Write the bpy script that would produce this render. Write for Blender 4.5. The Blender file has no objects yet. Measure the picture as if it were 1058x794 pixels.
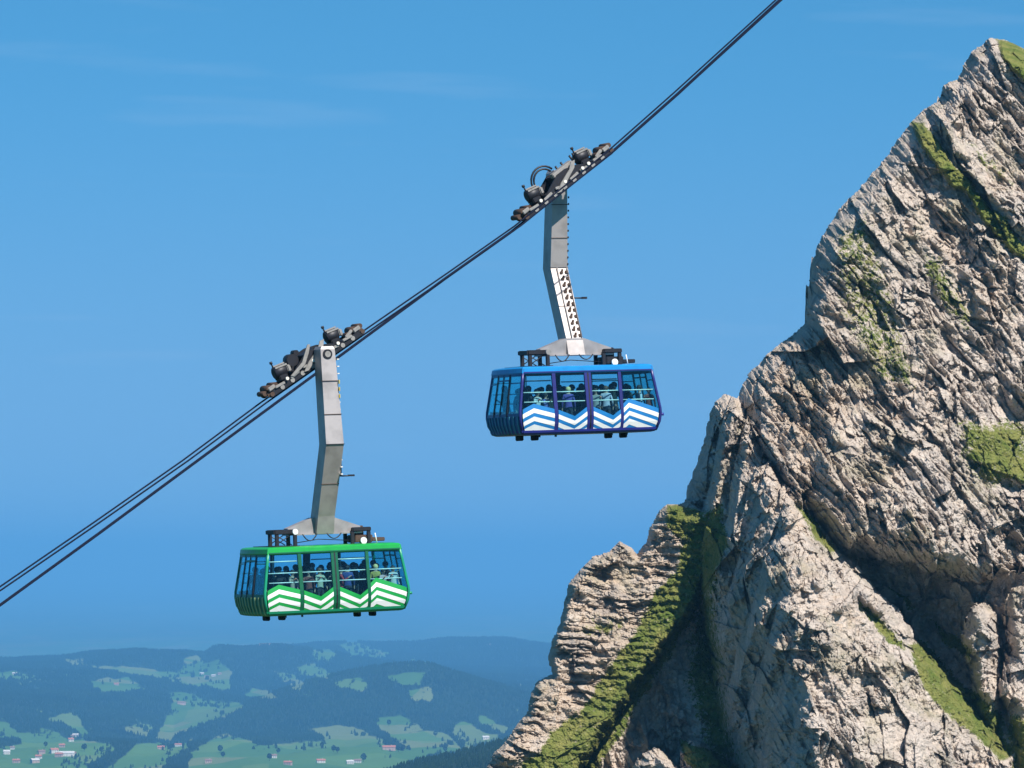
import bpy, bmesh, math, random
import numpy as np
from mathutils import Matrix, Vector, Euler

# ------------------------------------------------------------------ camera, sky, sun, exposure
F_PX, CX, CY, HOR = 5000.0, 529.0, 397.0, 575.0
SC = bpy.context.scene
COL = SC.collection
R = math.radians
PITCH = math.atan((HOR - CY) / F_PX)
cam_d = bpy.data.cameras.new('camera')
cam = bpy.data.objects.new('camera', cam_d)
COL.objects.link(cam)
cam_d.sensor_width = 36.0
cam_d.lens = 36.0 * F_PX / 1058.0
cam_d.clip_start = 1.0
cam_d.clip_end = 300000.0
cam.location = (0, 0, 0)
cam.rotation_euler = (math.pi / 2 + PITCH, 0, 0)
SC.camera = cam

SUN_EL = R(49)
SUN_H = Vector((0.58, -0.815)).normalized()
SUN_DIR = Vector((SUN_H.x * math.cos(SUN_EL), SUN_H.y * math.cos(SUN_EL), math.sin(SUN_EL)))
sun_d = bpy.data.lights.new('sun', 'SUN')
sun_d.energy = 5.0
sun_d.angle = R(0.53)
sun_d.color = (1.0, 0.95, 0.87)
sun = bpy.data.objects.new('sun', sun_d)
COL.objects.link(sun)
sun.rotation_euler = SUN_DIR.to_track_quat('Z', 'Y').to_euler()

world = bpy.data.worlds.new('World')
SC.world = world
world.use_nodes = True
wn, wl = world.node_tree.nodes, world.node_tree.links
wn.clear()
w_out = wn.new('ShaderNodeOutputWorld')
w_bg = wn.new('ShaderNodeBackground')
w_bg.inputs['Strength'].default_value = 0.079
sky = wn.new('ShaderNodeTexSky')
sky.sky_type = 'NISHITA'
sky.sun_disc = False
sky.sun_elevation = SUN_EL
sky.sun_rotation = math.atan2(SUN_H.x, SUN_H.y)
sky.altitude = 2300
sky.dust_density = 0.25
sky.ozone_density = 2.5
tc = wn.new('ShaderNodeTexCoord')
lift = wn.new('ShaderNodeVectorMath')          # look a little higher in the sky model: deep alpine blue
lift.operation = 'ADD'
lift.inputs[1].default_value = (0, 0, 0.15)
wl.new(tc.outputs['Generated'], lift.inputs[0])
nrm = wn.new('ShaderNodeVectorMath')
nrm.operation = 'NORMALIZE'
wl.new(lift.outputs[0], nrm.inputs[0])
wl.new(nrm.outputs[0], sky.inputs['Vector'])
tint = wn.new('ShaderNodeMix')
tint.data_type = 'RGBA'
tint.blend_type = 'MULTIPLY'
tint.inputs['Factor'].default_value = 1.0
wl.new(sky.outputs[0], tint.inputs['A'])
tint.inputs['B'].default_value = (0.42, 1.05, 1.17, 1)
# thin wisps of high cloud
cmap = wn.new('ShaderNodeMapping')
cmap.inputs['Scale'].default_value = (9, 9, 90)
cmap.inputs['Rotation'].default_value = (0, R(4), 0)
wl.new(tc.outputs['Generated'], cmap.inputs['Vector'])
cno = wn.new('ShaderNodeTexNoise')
cno.inputs['Scale'].default_value = 1.5
cno.inputs['Detail'].default_value = 6
wl.new(cmap.outputs[0], cno.inputs['Vector'])
crp = wn.new('ShaderNodeMapRange')
crp.inputs['From Min'].default_value = 0.60
crp.inputs['From Max'].default_value = 0.90
crp.inputs['To Max'].default_value = 0.10
wl.new(cno.outputs[0], crp.inputs['Value'])
cmix = wn.new('ShaderNodeMix')
cmix.data_type = 'RGBA'
wl.new(crp.outputs[0], cmix.inputs['Factor'])
wl.new(tint.outputs['Result'], cmix.inputs['A'])
cmix.inputs['B'].default_value = (7.0, 7.6, 8.2, 1)
# milky veil low in the sky
sepx = wn.new('ShaderNodeSeparateXYZ')
wl.new(tc.outputs['Generated'], sepx.inputs[0])
vr = wn.new('ShaderNodeMapRange')
vr.interpolation_type = 'SMOOTHSTEP'
vr.inputs['From Min'].default_value = 0.115
vr.inputs['From Max'].default_value = 0.0
vr.inputs['To Max'].default_value = 0.50
wl.new(sepx.outputs['Z'], vr.inputs['Value'])
vmix = wn.new('ShaderNodeMix')
vmix.data_type = 'RGBA'
wl.new(vr.outputs[0], vmix.inputs['Factor'])
wl.new(cmix.outputs['Result'], vmix.inputs['A'])
vmix.inputs['B'].default_value = (2.1, 3.0, 4.9, 1)
wl.new(vmix.outputs['Result'], w_bg.inputs['Color'])
wl.new(w_bg.outputs[0], w_out.inputs['Surface'])

SC.view_settings.view_transform = 'Standard'
SC.view_settings.look = 'None'
SC.view_settings.exposure = 0.66
SC.view_settings.gamma = 1.0
SC.view_settings.use_curve_mapping = False
SC.render.engine = 'CYCLES'
SC.cycles.use_denoising = True
SC.cycles.max_bounces = 6
SC.cycles.transparent_max_bounces = 16
SC.cycles.volume_bounces = 1
SC.cycles.sample_clamp_indirect = 6

HAZE_DENSITY = 4.7e-5
HAZE_COLOR = (0.145, 0.46, 0.865)


def ray(px, py):
    v = Vector(((px - CX) / F_PX, 1.0, (CY - py) / F_PX))
    c, s = math.cos(PITCH), math.sin(PITCH)
    return Vector((v.x, v.y * c - v.z * s, v.y * s + v.z * c))


# ------------------------------------------------------------------ helpers
def tag(o, label=None, cat=None, group=None, kind=None):
    if label: o['label'] = label
    if cat: o['category'] = cat
    if group: o['group'] = group
    if kind: o['kind'] = kind
    return o


def empty(name, loc=(0, 0, 0)):
    o = bpy.data.objects.new(name, None)
    o.empty_display_size = 0.5
    COL.objects.link(o)
    o.location = loc
    return o


def mesh_np(name, V, Fq, mat, parent=None, smooth=False, attrs=None):
    """numpy verts (n,3), quads or tris (m,k)"""
    me = bpy.data.meshes.new(name)
    V = np.ascontiguousarray(V, dtype=np.float32)
    Fq = np.ascontiguousarray(Fq, dtype=np.int32)
    k = Fq.shape[1]
    me.vertices.add(len(V)); me.vertices.foreach_set('co', V.ravel())
    me.loops.add(Fq.size); me.loops.foreach_set('vertex_index', Fq.ravel())
    me.polygons.add(len(Fq))
    me.polygons.foreach_set('loop_start', np.arange(0, Fq.size, k, dtype=np.int32))
    me.polygons.foreach_set('use_smooth', np.full(len(Fq), smooth))
    me.update(calc_edges=True)
    for an, av in (attrs or {}).items():
        a = me.attributes.new(an, 'FLOAT', 'POINT')
        a.data.foreach_set('value', np.ascontiguousarray(av, dtype=np.float32).ravel())
    o = bpy.data.objects.new(name, me)
    COL.objects.link(o)
    if mat: me.materials.append(mat)
    if parent: o.parent = parent
    return o


class MB:
    """collects simple solids and links them as one mesh object"""
    def __init__(s): s.v, s.f, s.sm = [], [], []

    def add(s, vs, fs, smooth=False):
        b = len(s.v)
        s.v += [tuple(v) for v in vs]
        s.f += [tuple(b + i for i in f) for f in fs]
        s.sm += [smooth] * len(fs)
        return s

    def box(s, c, d, rot=None, bev=0.0):
        x, y, z = d[0] / 2, d[1] / 2, d[2] / 2
        b = min(bev, x * .9, y * .9, z * .9)
        if b <= 0:
            vs = [Vector((i * x, j * y, k * z)) for k in (-1, 1) for j in (-1, 1) for i in (-1, 1)]
            fs = [(0, 2, 3, 1), (4, 5, 7, 6), (0, 1, 5, 4), (2, 6, 7, 3), (0, 4, 6, 2), (1, 3, 7, 5)]
        else:
            bm = bmesh.new()
            bmesh.ops.create_cube(bm, size=1)
            for v in bm.verts: v.co = Vector((v.co.x * 2 * x, v.co.y * 2 * y, v.co.z * 2 * z))
            bmesh.ops.bevel(bm, geom=list(bm.edges), offset=b, segments=2, affect='EDGES')
            bm.verts.ensure_lookup_table()
            vs = [v.co.copy() for v in bm.verts]
            fs = [[v.index for v in f.verts] for f in bm.faces]
            bm.free()
        if rot is not None: vs = [rot @ v for v in vs]
        c = Vector(c)
        return s.add([v + c for v in vs], fs)

    def tube(s, pts, r, n=8, caps=True, smooth=True):
        pts = [Vector(p) for p in pts]
        rs = r if isinstance(r, (list, tuple)) else [r] * len(pts)
        vs, fs = [], []
        for i, p in enumerate(pts):
            a = pts[max(i - 1, 0)]; b = pts[min(i + 1, len(pts) - 1)]
            t = (b - a).normalized()
            up = Vector((0, 0, 1)) if abs(t.z) < .9 else Vector((0, 1, 0))
            e1 = t.cross(up).normalized(); e2 = t.cross(e1)
            for k in range(n):
                q = 2 * math.pi * k / n
                vs.append(p + (e1 * math.cos(q) + e2 * math.sin(q)) * rs[i])
        for i in range(len(pts) - 1):
            for k in range(n):
                k2 = (k + 1) % n
                fs.append((i * n + k, i * n + k2, (i + 1) * n + k2, (i + 1) * n + k))
        s.add(vs, fs, smooth)
        if caps:
            m = (len(pts) - 1) * n
            s.f.append(tuple(len(s.v) - len(vs) + k for k in reversed(range(n)))); s.sm.append(False)
            s.f.append(tuple(len(s.v) - len(vs) + m + k for k in range(n))); s.sm.append(False)
        return s

    def prism(s, poly, y0, y1):
        """poly in (x,z), extruded along y"""
        n = len(poly)
        vs = [(p[0], y0, p[1]) for p in poly] + [(p[0], y1, p[1]) for p in poly]
        fs = [tuple(range(n)), tuple(reversed(range(n, 2 * n)))]
        fs += [(i, i + n, (i + 1) % n + n, (i + 1) % n) for i in range(n)]
        return s.add(vs, fs)

    def xf(s, M):
        s.v = [tuple(M @ Vector(v)) for v in s.v]
        return s

    def each(s, name, mat, parent=None):
        """every connected piece becomes an object of its own"""
        lab = list(range(len(s.v)))
        def fd(i):
            while lab[i] != i:
                lab[i] = lab[lab[i]]; i = lab[i]
            return i
        for f in s.f:
            for i in f[1:]: lab[fd(i)] = fd(f[0])
        groups = {}
        for f, sm in zip(s.f, s.sm): groups.setdefault(fd(f[0]), []).append((f, sm))
        out = []
        for fs in groups.values():
            ids = sorted({i for f, _ in fs for i in f}); mp = {i: k for k, i in enumerate(ids)}
            m = MB(); m.v = [s.v[i] for i in ids]; m.f = [tuple(mp[i] for i in f) for f, _ in fs]; m.sm = [b for _, b in fs]
            out.append(m.build(name, mat, parent))
        return out

    def build(s, name, mat, parent=None):
        me = bpy.data.meshes.new(name)
        me.from_pydata(s.v, [], s.f)
        me.polygons.foreach_set('use_smooth', s.sm)
        bm = bmesh.new(); bm.from_mesh(me)
        bmesh.ops.recalc_face_normals(bm, faces=list(bm.faces))
        bm.to_mesh(me); bm.free()
        me.update()
        o = bpy.data.objects.new(name, me)
        COL.objects.link(o)
        if mat: me.materials.append(mat)
        if parent: o.parent = parent
        return o


def nodes_of(m):
    m.use_nodes = True
    nt = m.node_tree
    return nt.nodes, nt.links, nt.nodes['Principled BSDF']


def mat(name, c, rough=.5, metal=0.0, var=.15, scale=3.0, bump=0.0, spec=.5, c2=None):
    """painted / metal surface with slight grime variation"""
    m = bpy.data.materials.new(name)
    n, l, b = nodes_of(m)
    t = n.new('ShaderNodeTexCoord')
    no = n.new('ShaderNodeTexNoise'); no.inputs['Scale'].default_value = scale; no.inputs['Detail'].default_value = 6
    l.new(t.outputs['Object'], no.inputs['Vector'])
    mx = n.new('ShaderNodeMix'); mx.data_type = 'RGBA'
    mx.inputs['A'].default_value = (*c, 1)
    d = c2 or tuple(x * (1 - var * 2) for x in c)
    mx.inputs['B'].default_value = (*d, 1)
    mr = n.new('ShaderNodeMapRange'); mr.inputs['From Min'].default_value = .45; mr.inputs['From Max'].default_value = .75
    l.new(no.outputs[0], mr.inputs['Value']); l.new(mr.outputs[0], mx.inputs['Factor'])
    l.new(mx.outputs['Result'], b.inputs['Base Color'])
    b.inputs['Roughness'].default_value = rough
    b.inputs['Metallic'].default_value = metal
    b.inputs['Specular IOR Level'].default_value = spec
    if bump:
        bp = n.new('ShaderNodeBump'); bp.inputs['Strength'].default_value = bump; bp.inputs['Distance'].default_value = .02
        l.new(no.outputs[0], bp.inputs['Height']); l.new(bp.outputs[0], b.inputs['Normal'])
    return m


def glass_mat(name, tintc, refl=.10):
    m = bpy.data.materials.new(name)
    n, l, b = nodes_of(m)
    out = n['Material Output']
    n.remove(b)
    tr = n.new('ShaderNodeBsdfTransparent'); tr.inputs[0].default_value = (*tintc, 1)
    gl = n.new('ShaderNodeBsdfGlossy'); gl.inputs['Roughness'].default_value = .04
    gl.inputs[0].default_value = (.9, .95, 1, 1)
    lw = n.new('ShaderNodeLayerWeight'); lw.inputs['Blend'].default_value = .25
    mr = n.new('ShaderNodeMapRange'); mr.inputs['To Min'].default_value = refl; mr.inputs['To Max'].default_value = .45
    l.new(lw.outputs['Fresnel'], mr.inputs['Value'])
    mx = n.new('ShaderNodeMixShader')
    l.new(mr.outputs[0], mx.inputs[0]); l.new(tr.outputs[0], mx.inputs[1]); l.new(gl.outputs[0], mx.inputs[2])
    l.new(mx.outputs[0], out.inputs['Surface'])
    return m


# ---- numpy noise
def hash2(ix, iy, seed):
    ix = ix.astype(np.int64); iy = iy.astype(np.int64)
    h = (ix * 374761393 + iy * 668265263 + seed * 1274126177) & 0x7fffffff
    h = (h ^ (h >> 13)) * 1274126177 & 0x7fffffff
    h = (h ^ (h >> 15)) * 2246822519 & 0x7fffffff
    h = h ^ (h >> 16)
    return (h & 0xffffff) / float(0x1000000)


def vnoise(x, y, seed=0):
    ix, iy = np.floor(x), np.floor(y)
    fx, fy = x - ix, y - iy
    fx = fx * fx * (3 - 2 * fx); fy = fy * fy * (3 - 2 * fy)
    a = hash2(ix, iy, seed); b = hash2(ix + 1, iy, seed)
    c = hash2(ix, iy + 1, seed); d = hash2(ix + 1, iy + 1, seed)
    return (a * (1 - fx) + b * fx) * (1 - fy) + (c * (1 - fx) + d * fx) * fy


def fbm(x, y, seed=0, oct=4, gain=.5):
    s, a, t = 0, 1.0, 0
    for k in range(oct):
        s = s + a * (vnoise(x * 2 ** k + 17.3 * k, y * 2 ** k + 9.1 * k, seed + k) * 2 - 1)
        t += a; a *= gain
    return s / t


def vor(P, Q, cell, ang, aspect, seed, tilt=1.0):
    """fractured blocks: every cell has its own offset and tilt. returns height (cell units), f2-f1"""
    c, s = math.cos(ang), math.sin(ang)
    u = (P * c + Q * s) / (cell * aspect)
    v = (-P * s + Q * c) / cell
    iu, iv = np.floor(u), np.floor(v)
    best = np.full(P.shape, 9.0); sec = np.full(P.shape, 9.0); h = np.zeros(P.shape)
    for a in (-1, 0, 1):
        for b in (-1, 0, 1):
            cu, cv = iu + a, iv + b
            du = u - (cu + .5 + .8 * (hash2(cu, cv, seed) - .5))
            dv = v - (cv + .5 + .8 * (hash2(cu, cv, seed + 7) - .5))
            d = du * du + dv * dv
            hh = (hash2(cu, cv, seed + 13) - .5) + tilt * (du * (hash2(cu, cv, seed + 23) - .5) * 1.6 + dv * (hash2(cu, cv, seed + 31) - .5) * 2.2)
            m = d < best
            sec = np.where(m, best, np.minimum(sec, d))
            h = np.where(m, hh, h)
            best = np.where(m, d, best)
    return h, np.sqrt(sec) - np.sqrt(best)


def sdf(P, Q, poly):
    """signed distance, positive inside"""
    poly = np.array(poly, float)
    d2 = np.full(P.shape, 1e12); inside = np.zeros(P.shape, bool)
    n = len(poly)
    for i in range(n):
        ax, ay = poly[i]; bx, by = poly[(i + 1) % n]
        ex, ey = bx - ax, by - ay
        wx, wy = P - ax, Q - ay
        t = np.clip((wx * ex + wy * ey) / (ex * ex + ey * ey + 1e-9), 0, 1)
        dx, dy = wx - t * ex, wy - t * ey
        d2 = np.minimum(d2, dx * dx + dy * dy)
        if ay != by:
            cross = ((ay <= Q) & (by > Q)) | ((by <= Q) & (ay > Q))
            xi = ax + (Q - ay) * ex / ey
            inside ^= cross & (P < xi)
    d = np.sqrt(d2)
    return np.where(inside, d, -d)


def tps(ctrl):
    c = np.array(ctrl, float)
    xy, z = c[:, :2] / 100.0, c[:, 2]
    n = len(c)
    def U(r): return np.where(r > 0, r * r * np.log(r + 1e-12), 0)
    K = U(np.linalg.norm(xy[:, None] - xy[None], axis=2)) + np.eye(n) * .05
    A = np.zeros((n + 3, n + 3)); A[:n, :n] = K; A[:n, n] = 1; A[:n, n + 1:] = xy; A[n, :n] = 1; A[n + 1:, :n] = xy.T
    w = np.linalg.solve(A, np.concatenate([z, np.zeros(3)]))
    def f(P, Q):
        p, q = P / 100.0, Q / 100.0
        r = w[n] + w[n + 1] * p + w[n + 2] * q
        for i in range(n):
            rr = np.sqrt((p - xy[i, 0]) ** 2 + (q - xy[i, 1]) ** 2)
            r = r + w[i] * U(rr)
        return r
    return f


# ------------------------------------------------------------------ the crag (limestone peak)
DIST = 600.0
SIL = [(1040, 43), (1025, 41), (1015, 47), (1005, 55), (997, 66), (990, 80), (975, 88), (970, 105), (955, 113), (938, 128), (925, 145), (915, 163),
       (900, 180), (882, 200), (868, 215), (858, 230), (848, 250), (840, 270), (838, 290), (835, 310), (828, 335), (815, 350), (795, 365), (778, 383),
       (765, 402), (762, 412), (748, 409), (738, 418), (733, 425), (730, 440), (727, 455), (722, 472), (716, 490), (710, 508), (707, 521), (690, 521),
       (683, 526), (672, 545), (668, 560), (660, 572), (655, 565), (640, 560), (630, 569), (610, 575), (597, 590), (588, 605), (583, 625), (578, 645),
       (570, 660), (566, 680), (570, 697), (556, 702), (548, 715), (545, 735), (530, 755), (512, 775), (503, 794), (475, 850), (430, 940), (340, 1100), (280, 1300),
       (1560, 1300), (1560, 520), (1440, 400), (1300, 260), (1180, 140), (1100, 75), (1062, 52)]
A_POLY = [(1040, 43), (1025, 41), (1015, 47), (1005, 55), (997, 66), (990, 80), (975, 88), (970, 105), (955, 113), (938, 128), (925, 145), (915, 163),
          (900, 180), (882, 200), (868, 215), (858, 230), (848, 250), (840, 270), (838, 290), (835, 310), (828, 335), (815, 350), (795, 365), (778, 383),
          (760, 405), (757, 425), (785, 462), (805, 497), (835, 537), (868, 576), (905, 578), (940, 582), (985, 592), (1030, 598), (1060, 600), (1100, 590), (1570, 560),
          (1570, 520), (1440, 400), (1300, 260), (1180, 140), (1100, 75), (1062, 50)]
A_CT = [(1025, 45, 50), (1058, 60, 51), (940, 130, 44), (1058, 250, 41), (870, 215, 40), (960, 250, 39), (835, 330, 36), (900, 350, 31), (1000, 380, 31),
        (1058, 400, 32), (780, 390, 36), (850, 450, 24), (765, 420, 37), (830, 520, 18), (930, 530, 15), (1000, 520, 18), (1058, 540, 20),
        (880, 560, 15), (1200, 300, 52), (1200, 560, 34), (1500, 500, 66)]
B_POLY = [(752, 405), (738, 416), (730, 440), (722, 472), (710, 505), (703, 530), (710, 570), (722, 620), (735, 680), (745, 740), (758, 800), (770, 1300),
          (1120, 1300), (1090, 850), (1040, 775), (1010, 735), (970, 690), (935, 648), (905, 610), (870, 578), (835, 532), (805, 492), (785, 455), (765, 412)]
B_CT = [(762, 430, 34), (785, 480, 24), (808, 530, 13), (820, 590, 3), (825, 650, 0), (822, 720, -2), (818, 800, -4), (820, 1200, -20),
        (735, 430, 41), (715, 510, 43), (722, 600, 36), (735, 680, 32), (745, 740, 29), (762, 800, 26), (775, 1200, 14),
        (770, 600, 19), (780, 700, 14), (850, 560, 13), (880, 620, 9), (920, 700, 2), (960, 794, -3), (900, 640, 9), (960, 700, 8), (1010, 760, 6),
        (1050, 850, 0), (1000, 1200, -25), (870, 800, -5)]
K_POLY = [(850, 540), (1570, 540), (1570, 1310), (850, 1310)]
K_CT = [(930, 620, 30), (900, 590, 27), (1000, 610, 23), (1058, 620, 20), (1050, 700, 18), (1050, 794, 8), (960, 650, 31), (1020, 740, 16), (1200, 700, 20), (1500, 1000, 30), (1000, 1200, 0)]
C1_POLY = [(1004, 705), (998, 655), (1004, 632), (1020, 622), (1030, 635), (1032, 660), (1030, 695), (1040, 725), (1030, 790), (1010, 760)]
C2_POLY = [(1042, 612), (1060, 592), (1100, 580), (1570, 560), (1570, 1310), (1030, 1310), (1048, 800), (1050, 760), (1036, 715), (1041, 650)]
D_POLY = [(742, 522), (725, 528), (707, 520), (690, 521), (683, 526), (672, 545), (668, 560), (660, 572), (655, 565), (640, 560), (630, 569), (610, 575), (597, 590),
          (588, 605), (583, 625), (578, 645), (570, 660), (566, 680), (570, 697), (556, 702), (548, 715), (545, 735), (530, 755), (512, 775), (503, 794),
          (475, 850), (430, 940), (340, 1100), (280, 1300), (640, 1310), (600, 880), (598, 800), (624, 752), (668, 697), (712, 630), (738, 585), (748, 545)]
D_CT = [(690, 525, 38), (735, 530, 35), (640, 570, 40), (600, 590, 39), (580, 640, 36), (570, 680, 34), (550, 720, 32), (510, 790, 27), (620, 650, 37),
        (660, 600, 39), (690, 590, 38), (600, 720, 33), (640, 680, 35), (700, 560, 38), (560, 780, 28), (400, 1000, 20), (500, 1100, 15),
        (600, 780, 29), (660, 680, 35), (720, 570, 36), (630, 730, 33), (550, 1250, 5)]
F_POLY = [(700, 520), (760, 520), (800, 800), (800, 1310), (560, 1310), (560, 800), (640, 680)]
F_CT = [(720, 600, 42), (700, 650, 43), (660, 740, 42), (620, 794, 39), (720, 740, 38), (750, 794, 34), (700, 1200, 22), (620, 1200, 30), (740, 650, 47)]
G1_POLY = [(652, 800), (660, 787), (676, 777), (690, 785), (702, 802), (710, 1310), (640, 1310)]
G2_POLY = [(702, 790), (706, 772), (714, 766), (735, 777), (760, 800), (770, 1310), (705, 1310)]
MASSES = [  # poly, depth fn, edge height (m), edge radius (px)
    ('A', A_POLY, A_CT, 7, 26), ('B', B_POLY, B_CT, 6, 16), ('K', K_POLY, K_CT, 0, 10),
    ('C1', C1_POLY, [(1015, 640, 12), (1015, 700, 10), (1035, 700, 12), (1000, 760, 8), (1035, 640, 14)], 6, 16),
    ('C2', C2_POLY, [(1058, 600, 15), (1058, 700, 10), (1200, 700, 20), (1058, 790, 4), (1100, 1200, -15), (1400, 1000, 20)], 6, 18),
    ('D', D_POLY, D_CT, 4, 7), ('F', F_POLY, F_CT, 0, 10),
    ('G1', G1_POLY, [(676, 780, 18), (650, 900, 14), (710, 900, 12), (676, 1200, 6), (690, 800, 17)], 5, 12),
    ('G2', G2_POLY, [(714, 770, 19), (735, 780, 18), (760, 800, 17), (720, 900, 12), (740, 1200, 0)], 5, 10)]
GRASS = [(1.0, [(820, 522), (832, 528), (866, 566), (860, 572), (838, 552)]),
         (1.0, [(885, 617), (903, 634), (926, 651), (939, 676), (928, 669), (905, 651), (889, 631)]),
         (.88, [(937, 667), (955, 663), (969, 677), (989, 700), (1012, 715), (1034, 740), (1048, 778), (1030, 788), (1003, 757), (975, 737), (953, 710)]),
         (.9, [(922, 607), (936, 615), (948, 633), (937, 629)]), (.95, [(960, 643), (988, 656), (1004, 672), (1002, 681), (978, 667)]),
         (1.0, [(938, 122), (955, 127), (975, 150), (990, 173), (1015, 203), (1040, 228), (1058, 250), (1078, 275), (1058, 270), (1030, 247), (1000, 208), (972, 182), (952, 155)]),
         (1.2, [(1027, 40), (1045, 42), (1062, 52), (1100, 80), (1100, 120), (1058, 86), (1040, 64)]),
         (.62, [(940, 255), (975, 260), (1012, 330), (1000, 350), (962, 310)]), (.66, [(985, 430), (1070, 430), (1070, 510), (1020, 510), (990, 480)]),
         (.85, [(1030, 470), (1070, 465), (1070, 505), (1045, 500)]), (.66, [(990, 130), (1040, 170), (1060, 200), (1040, 200), (1005, 165)]),
         (.48, [(850, 240), (900, 210), (940, 330), (960, 420), (900, 400), (860, 320)]),
         (.86, [(745, 520), (722, 536), (703, 562), (697, 590), (675, 607), (660, 645), (632, 685), (612, 715), (583, 745), (562, 768), (535, 792), (490, 840), (420, 1000), (640, 1000), (620, 794), (668, 720), (718, 640), (755, 565)]),
         (1.1, [(688, 520), (705, 520), (728, 530), (722, 545), (705, 562), (692, 548)]), (.6, [(585, 650), (620, 632), (665, 640), (640, 658), (600, 664)]),
         (1.2, [(704, 764), (730, 772), (770, 800), (715, 795), (708, 785)]), (.66, [(725, 560), (742, 565), (755, 700), (770, 794), (730, 794), (700, 700)]),
         (.8, [(1040, 740), (1070, 740), (1070, 800), (1045, 800)])]


def axis(lo, hi, step, pre, post):
    a = list(np.arange(lo, hi, step))
    x, s = lo, step
    L = []
    while x > pre:
        s = min(s * 1.12, 5); x -= s; L.append(x)
    x, s = a[-1], step
    Rr = []
    while x < post:
        s = min(s * 1.12, 5); x += s; Rr.append(x)
    return np.array(L[::-1] + a + Rr)


def rock_mat():
    m = bpy.data.materials.new('limestone_and_turf')
    n, l, b = nodes_of(m)
    def N(t, **k):
        x = n.new(t)
        for a, v in k.items(): x.inputs[a].default_value = v
        return x
    def mix(f, A, B, bt='MIX'):
        x = n.new('ShaderNodeMix'); x.data_type = 'RGBA'; x.blend_type = bt
        for s_, v in (('Factor', f), ('A', A), ('B', B)):
            if isinstance(v, (tuple, float, int)): x.inputs[s_].default_value = v
            else: l.new(v, x.inputs[s_])
        return x.outputs['Result']
    def rng(v, a, b_, c=0., d=1.):
        x = n.new('ShaderNodeMapRange')
        x.inputs['From Min'].default_value = a; x.inputs['From Max'].default_value = b_
        x.inputs['To Min'].default_value = c; x.inputs['To Max'].default_value = d
        l.new(v, x.inputs['Value']); return x.outputs[0]
    def math_(op, a, b_):
        x = n.new('ShaderNodeMath'); x.operation = op
        for i, v in enumerate((a, b_)):
            if isinstance(v, (float, int)): x.inputs[i].default_value = v
            else: l.new(v, x.inputs[i])
        return x.outputs[0]
    t = n.new('ShaderNodeTexCoord').outputs['Object']
    def noise(scale, det=6, rough=.6, rot=None, sc=None):
        v = t
        if rot or sc:
            mp = n.new('ShaderNodeMapping')
            if rot: mp.inputs['Rotation'].default_value = rot
            if sc: mp.inputs['Scale'].default_value = sc
            l.new(t, mp.inputs['Vector']); v = mp.outputs[0]
        x = N('ShaderNodeTexNoise', Scale=scale, Detail=det, Roughness=rough)
        l.new(v, x.inputs['Vector']); return x.outputs[0]
    n_big = noise(.09, 5); n_mid = noise(.5, 6, .65); n_fine = noise(3.0, 6, .7)
    n_str = noise(.7, 6, .7, (0, R(48), 0), (.35, 1, 2.2))
    grey = mix(rng(n_mid, .35, .68), (.50, .43, .375, 1), (.74, .635, .55, 1))
    warm = mix(rng(n_str, .4, .7), grey, (.68, .52, .39, 1))
    base = mix(rng(n_big, .42, .66), grey, warm)
    at = n.new('ShaderNodeAttribute'); at.attribute_name = 'warm'
    base = mix(math_('MULTIPLY', at.outputs['Fac'], rng(n_str, .3, .6)), base, (.58, .44, .32, 1))
    cr = n.new('ShaderNodeAttribute'); cr.attribute_name = 'crack'
    # pale washed slabs, dark lichen and mineral streaks
    base = mix(rng(noise(.22, 4, .55, (0, R(30), 0), (1, 1, .6)), .56, .70, 0, .6), base, (.30, .27, .255, 1))
    base = mix(rng(noise(.3, 5, .6, (0, R(70), 0), (.5, 1, 1.5)), .58, .72, 0, .55), base, (.74, .66, .57, 1))
    base = mix(rng(noise(.12, 6, .7), .52, .66, 0, .5), base, (.33, .30, .17, 1))
    base = mix(rng(noise(1.6, 5, .75), .55, .72, 0, .45), base, (.20, .18, .165, 1))
    base = mix(math_('MULTIPLY', cr.outputs['Fac'], .4), base, (.10, .09, .08, 1))
    gt = n.new('ShaderNodeAttribute'); gt.attribute_name = 'turf'
    gsum = math_('ADD', gt.outputs['Fac'], rng(noise(1.3, 8, .8), .25, .75, -.6, .6))
    gf = rng(gsum, .50, .64)
    gcol = mix(rng(noise(.35, 5, .6), .35, .65), (.13, .18, .034, 1), (.28, .27, .08, 1))
    gcol = mix(rng(n_fine, .45, .7, 0, .6), gcol, (.06, .085, .016, 1))
    col = mix(gf, base, gcol)
    l.new(col, b.inputs['Base Color'])
    b.inputs['Roughness'].default_value = .95
    b.inputs['Specular IOR Level'].default_value = .15
    vo = n.new('ShaderNodeTexVoronoi'); vo.inputs['Scale'].default_value = 1.5
    mp = n.new('ShaderNodeMapping'); mp.inputs['Rotation'].default_value = (0, R(50), 0); mp.inputs['Scale'].default_value = (.5, 1, 1.5)
    l.new(t, mp.inputs['Vector']); l.new(mp.outputs[0], vo.inputs['Vector'])
    hsum = math_('ADD', math_('MULTIPLY', vo.outputs['Distance'], .5), math_('ADD', n_fine, math_('MULTIPLY', n_mid, 1.2)))
    bp = N('ShaderNodeBump', Strength=1.0, Distance=.6)
    l.new(hsum, bp.inputs['Height']); l.new(bp.outputs[0], b.inputs['Normal'])
    return m


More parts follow.
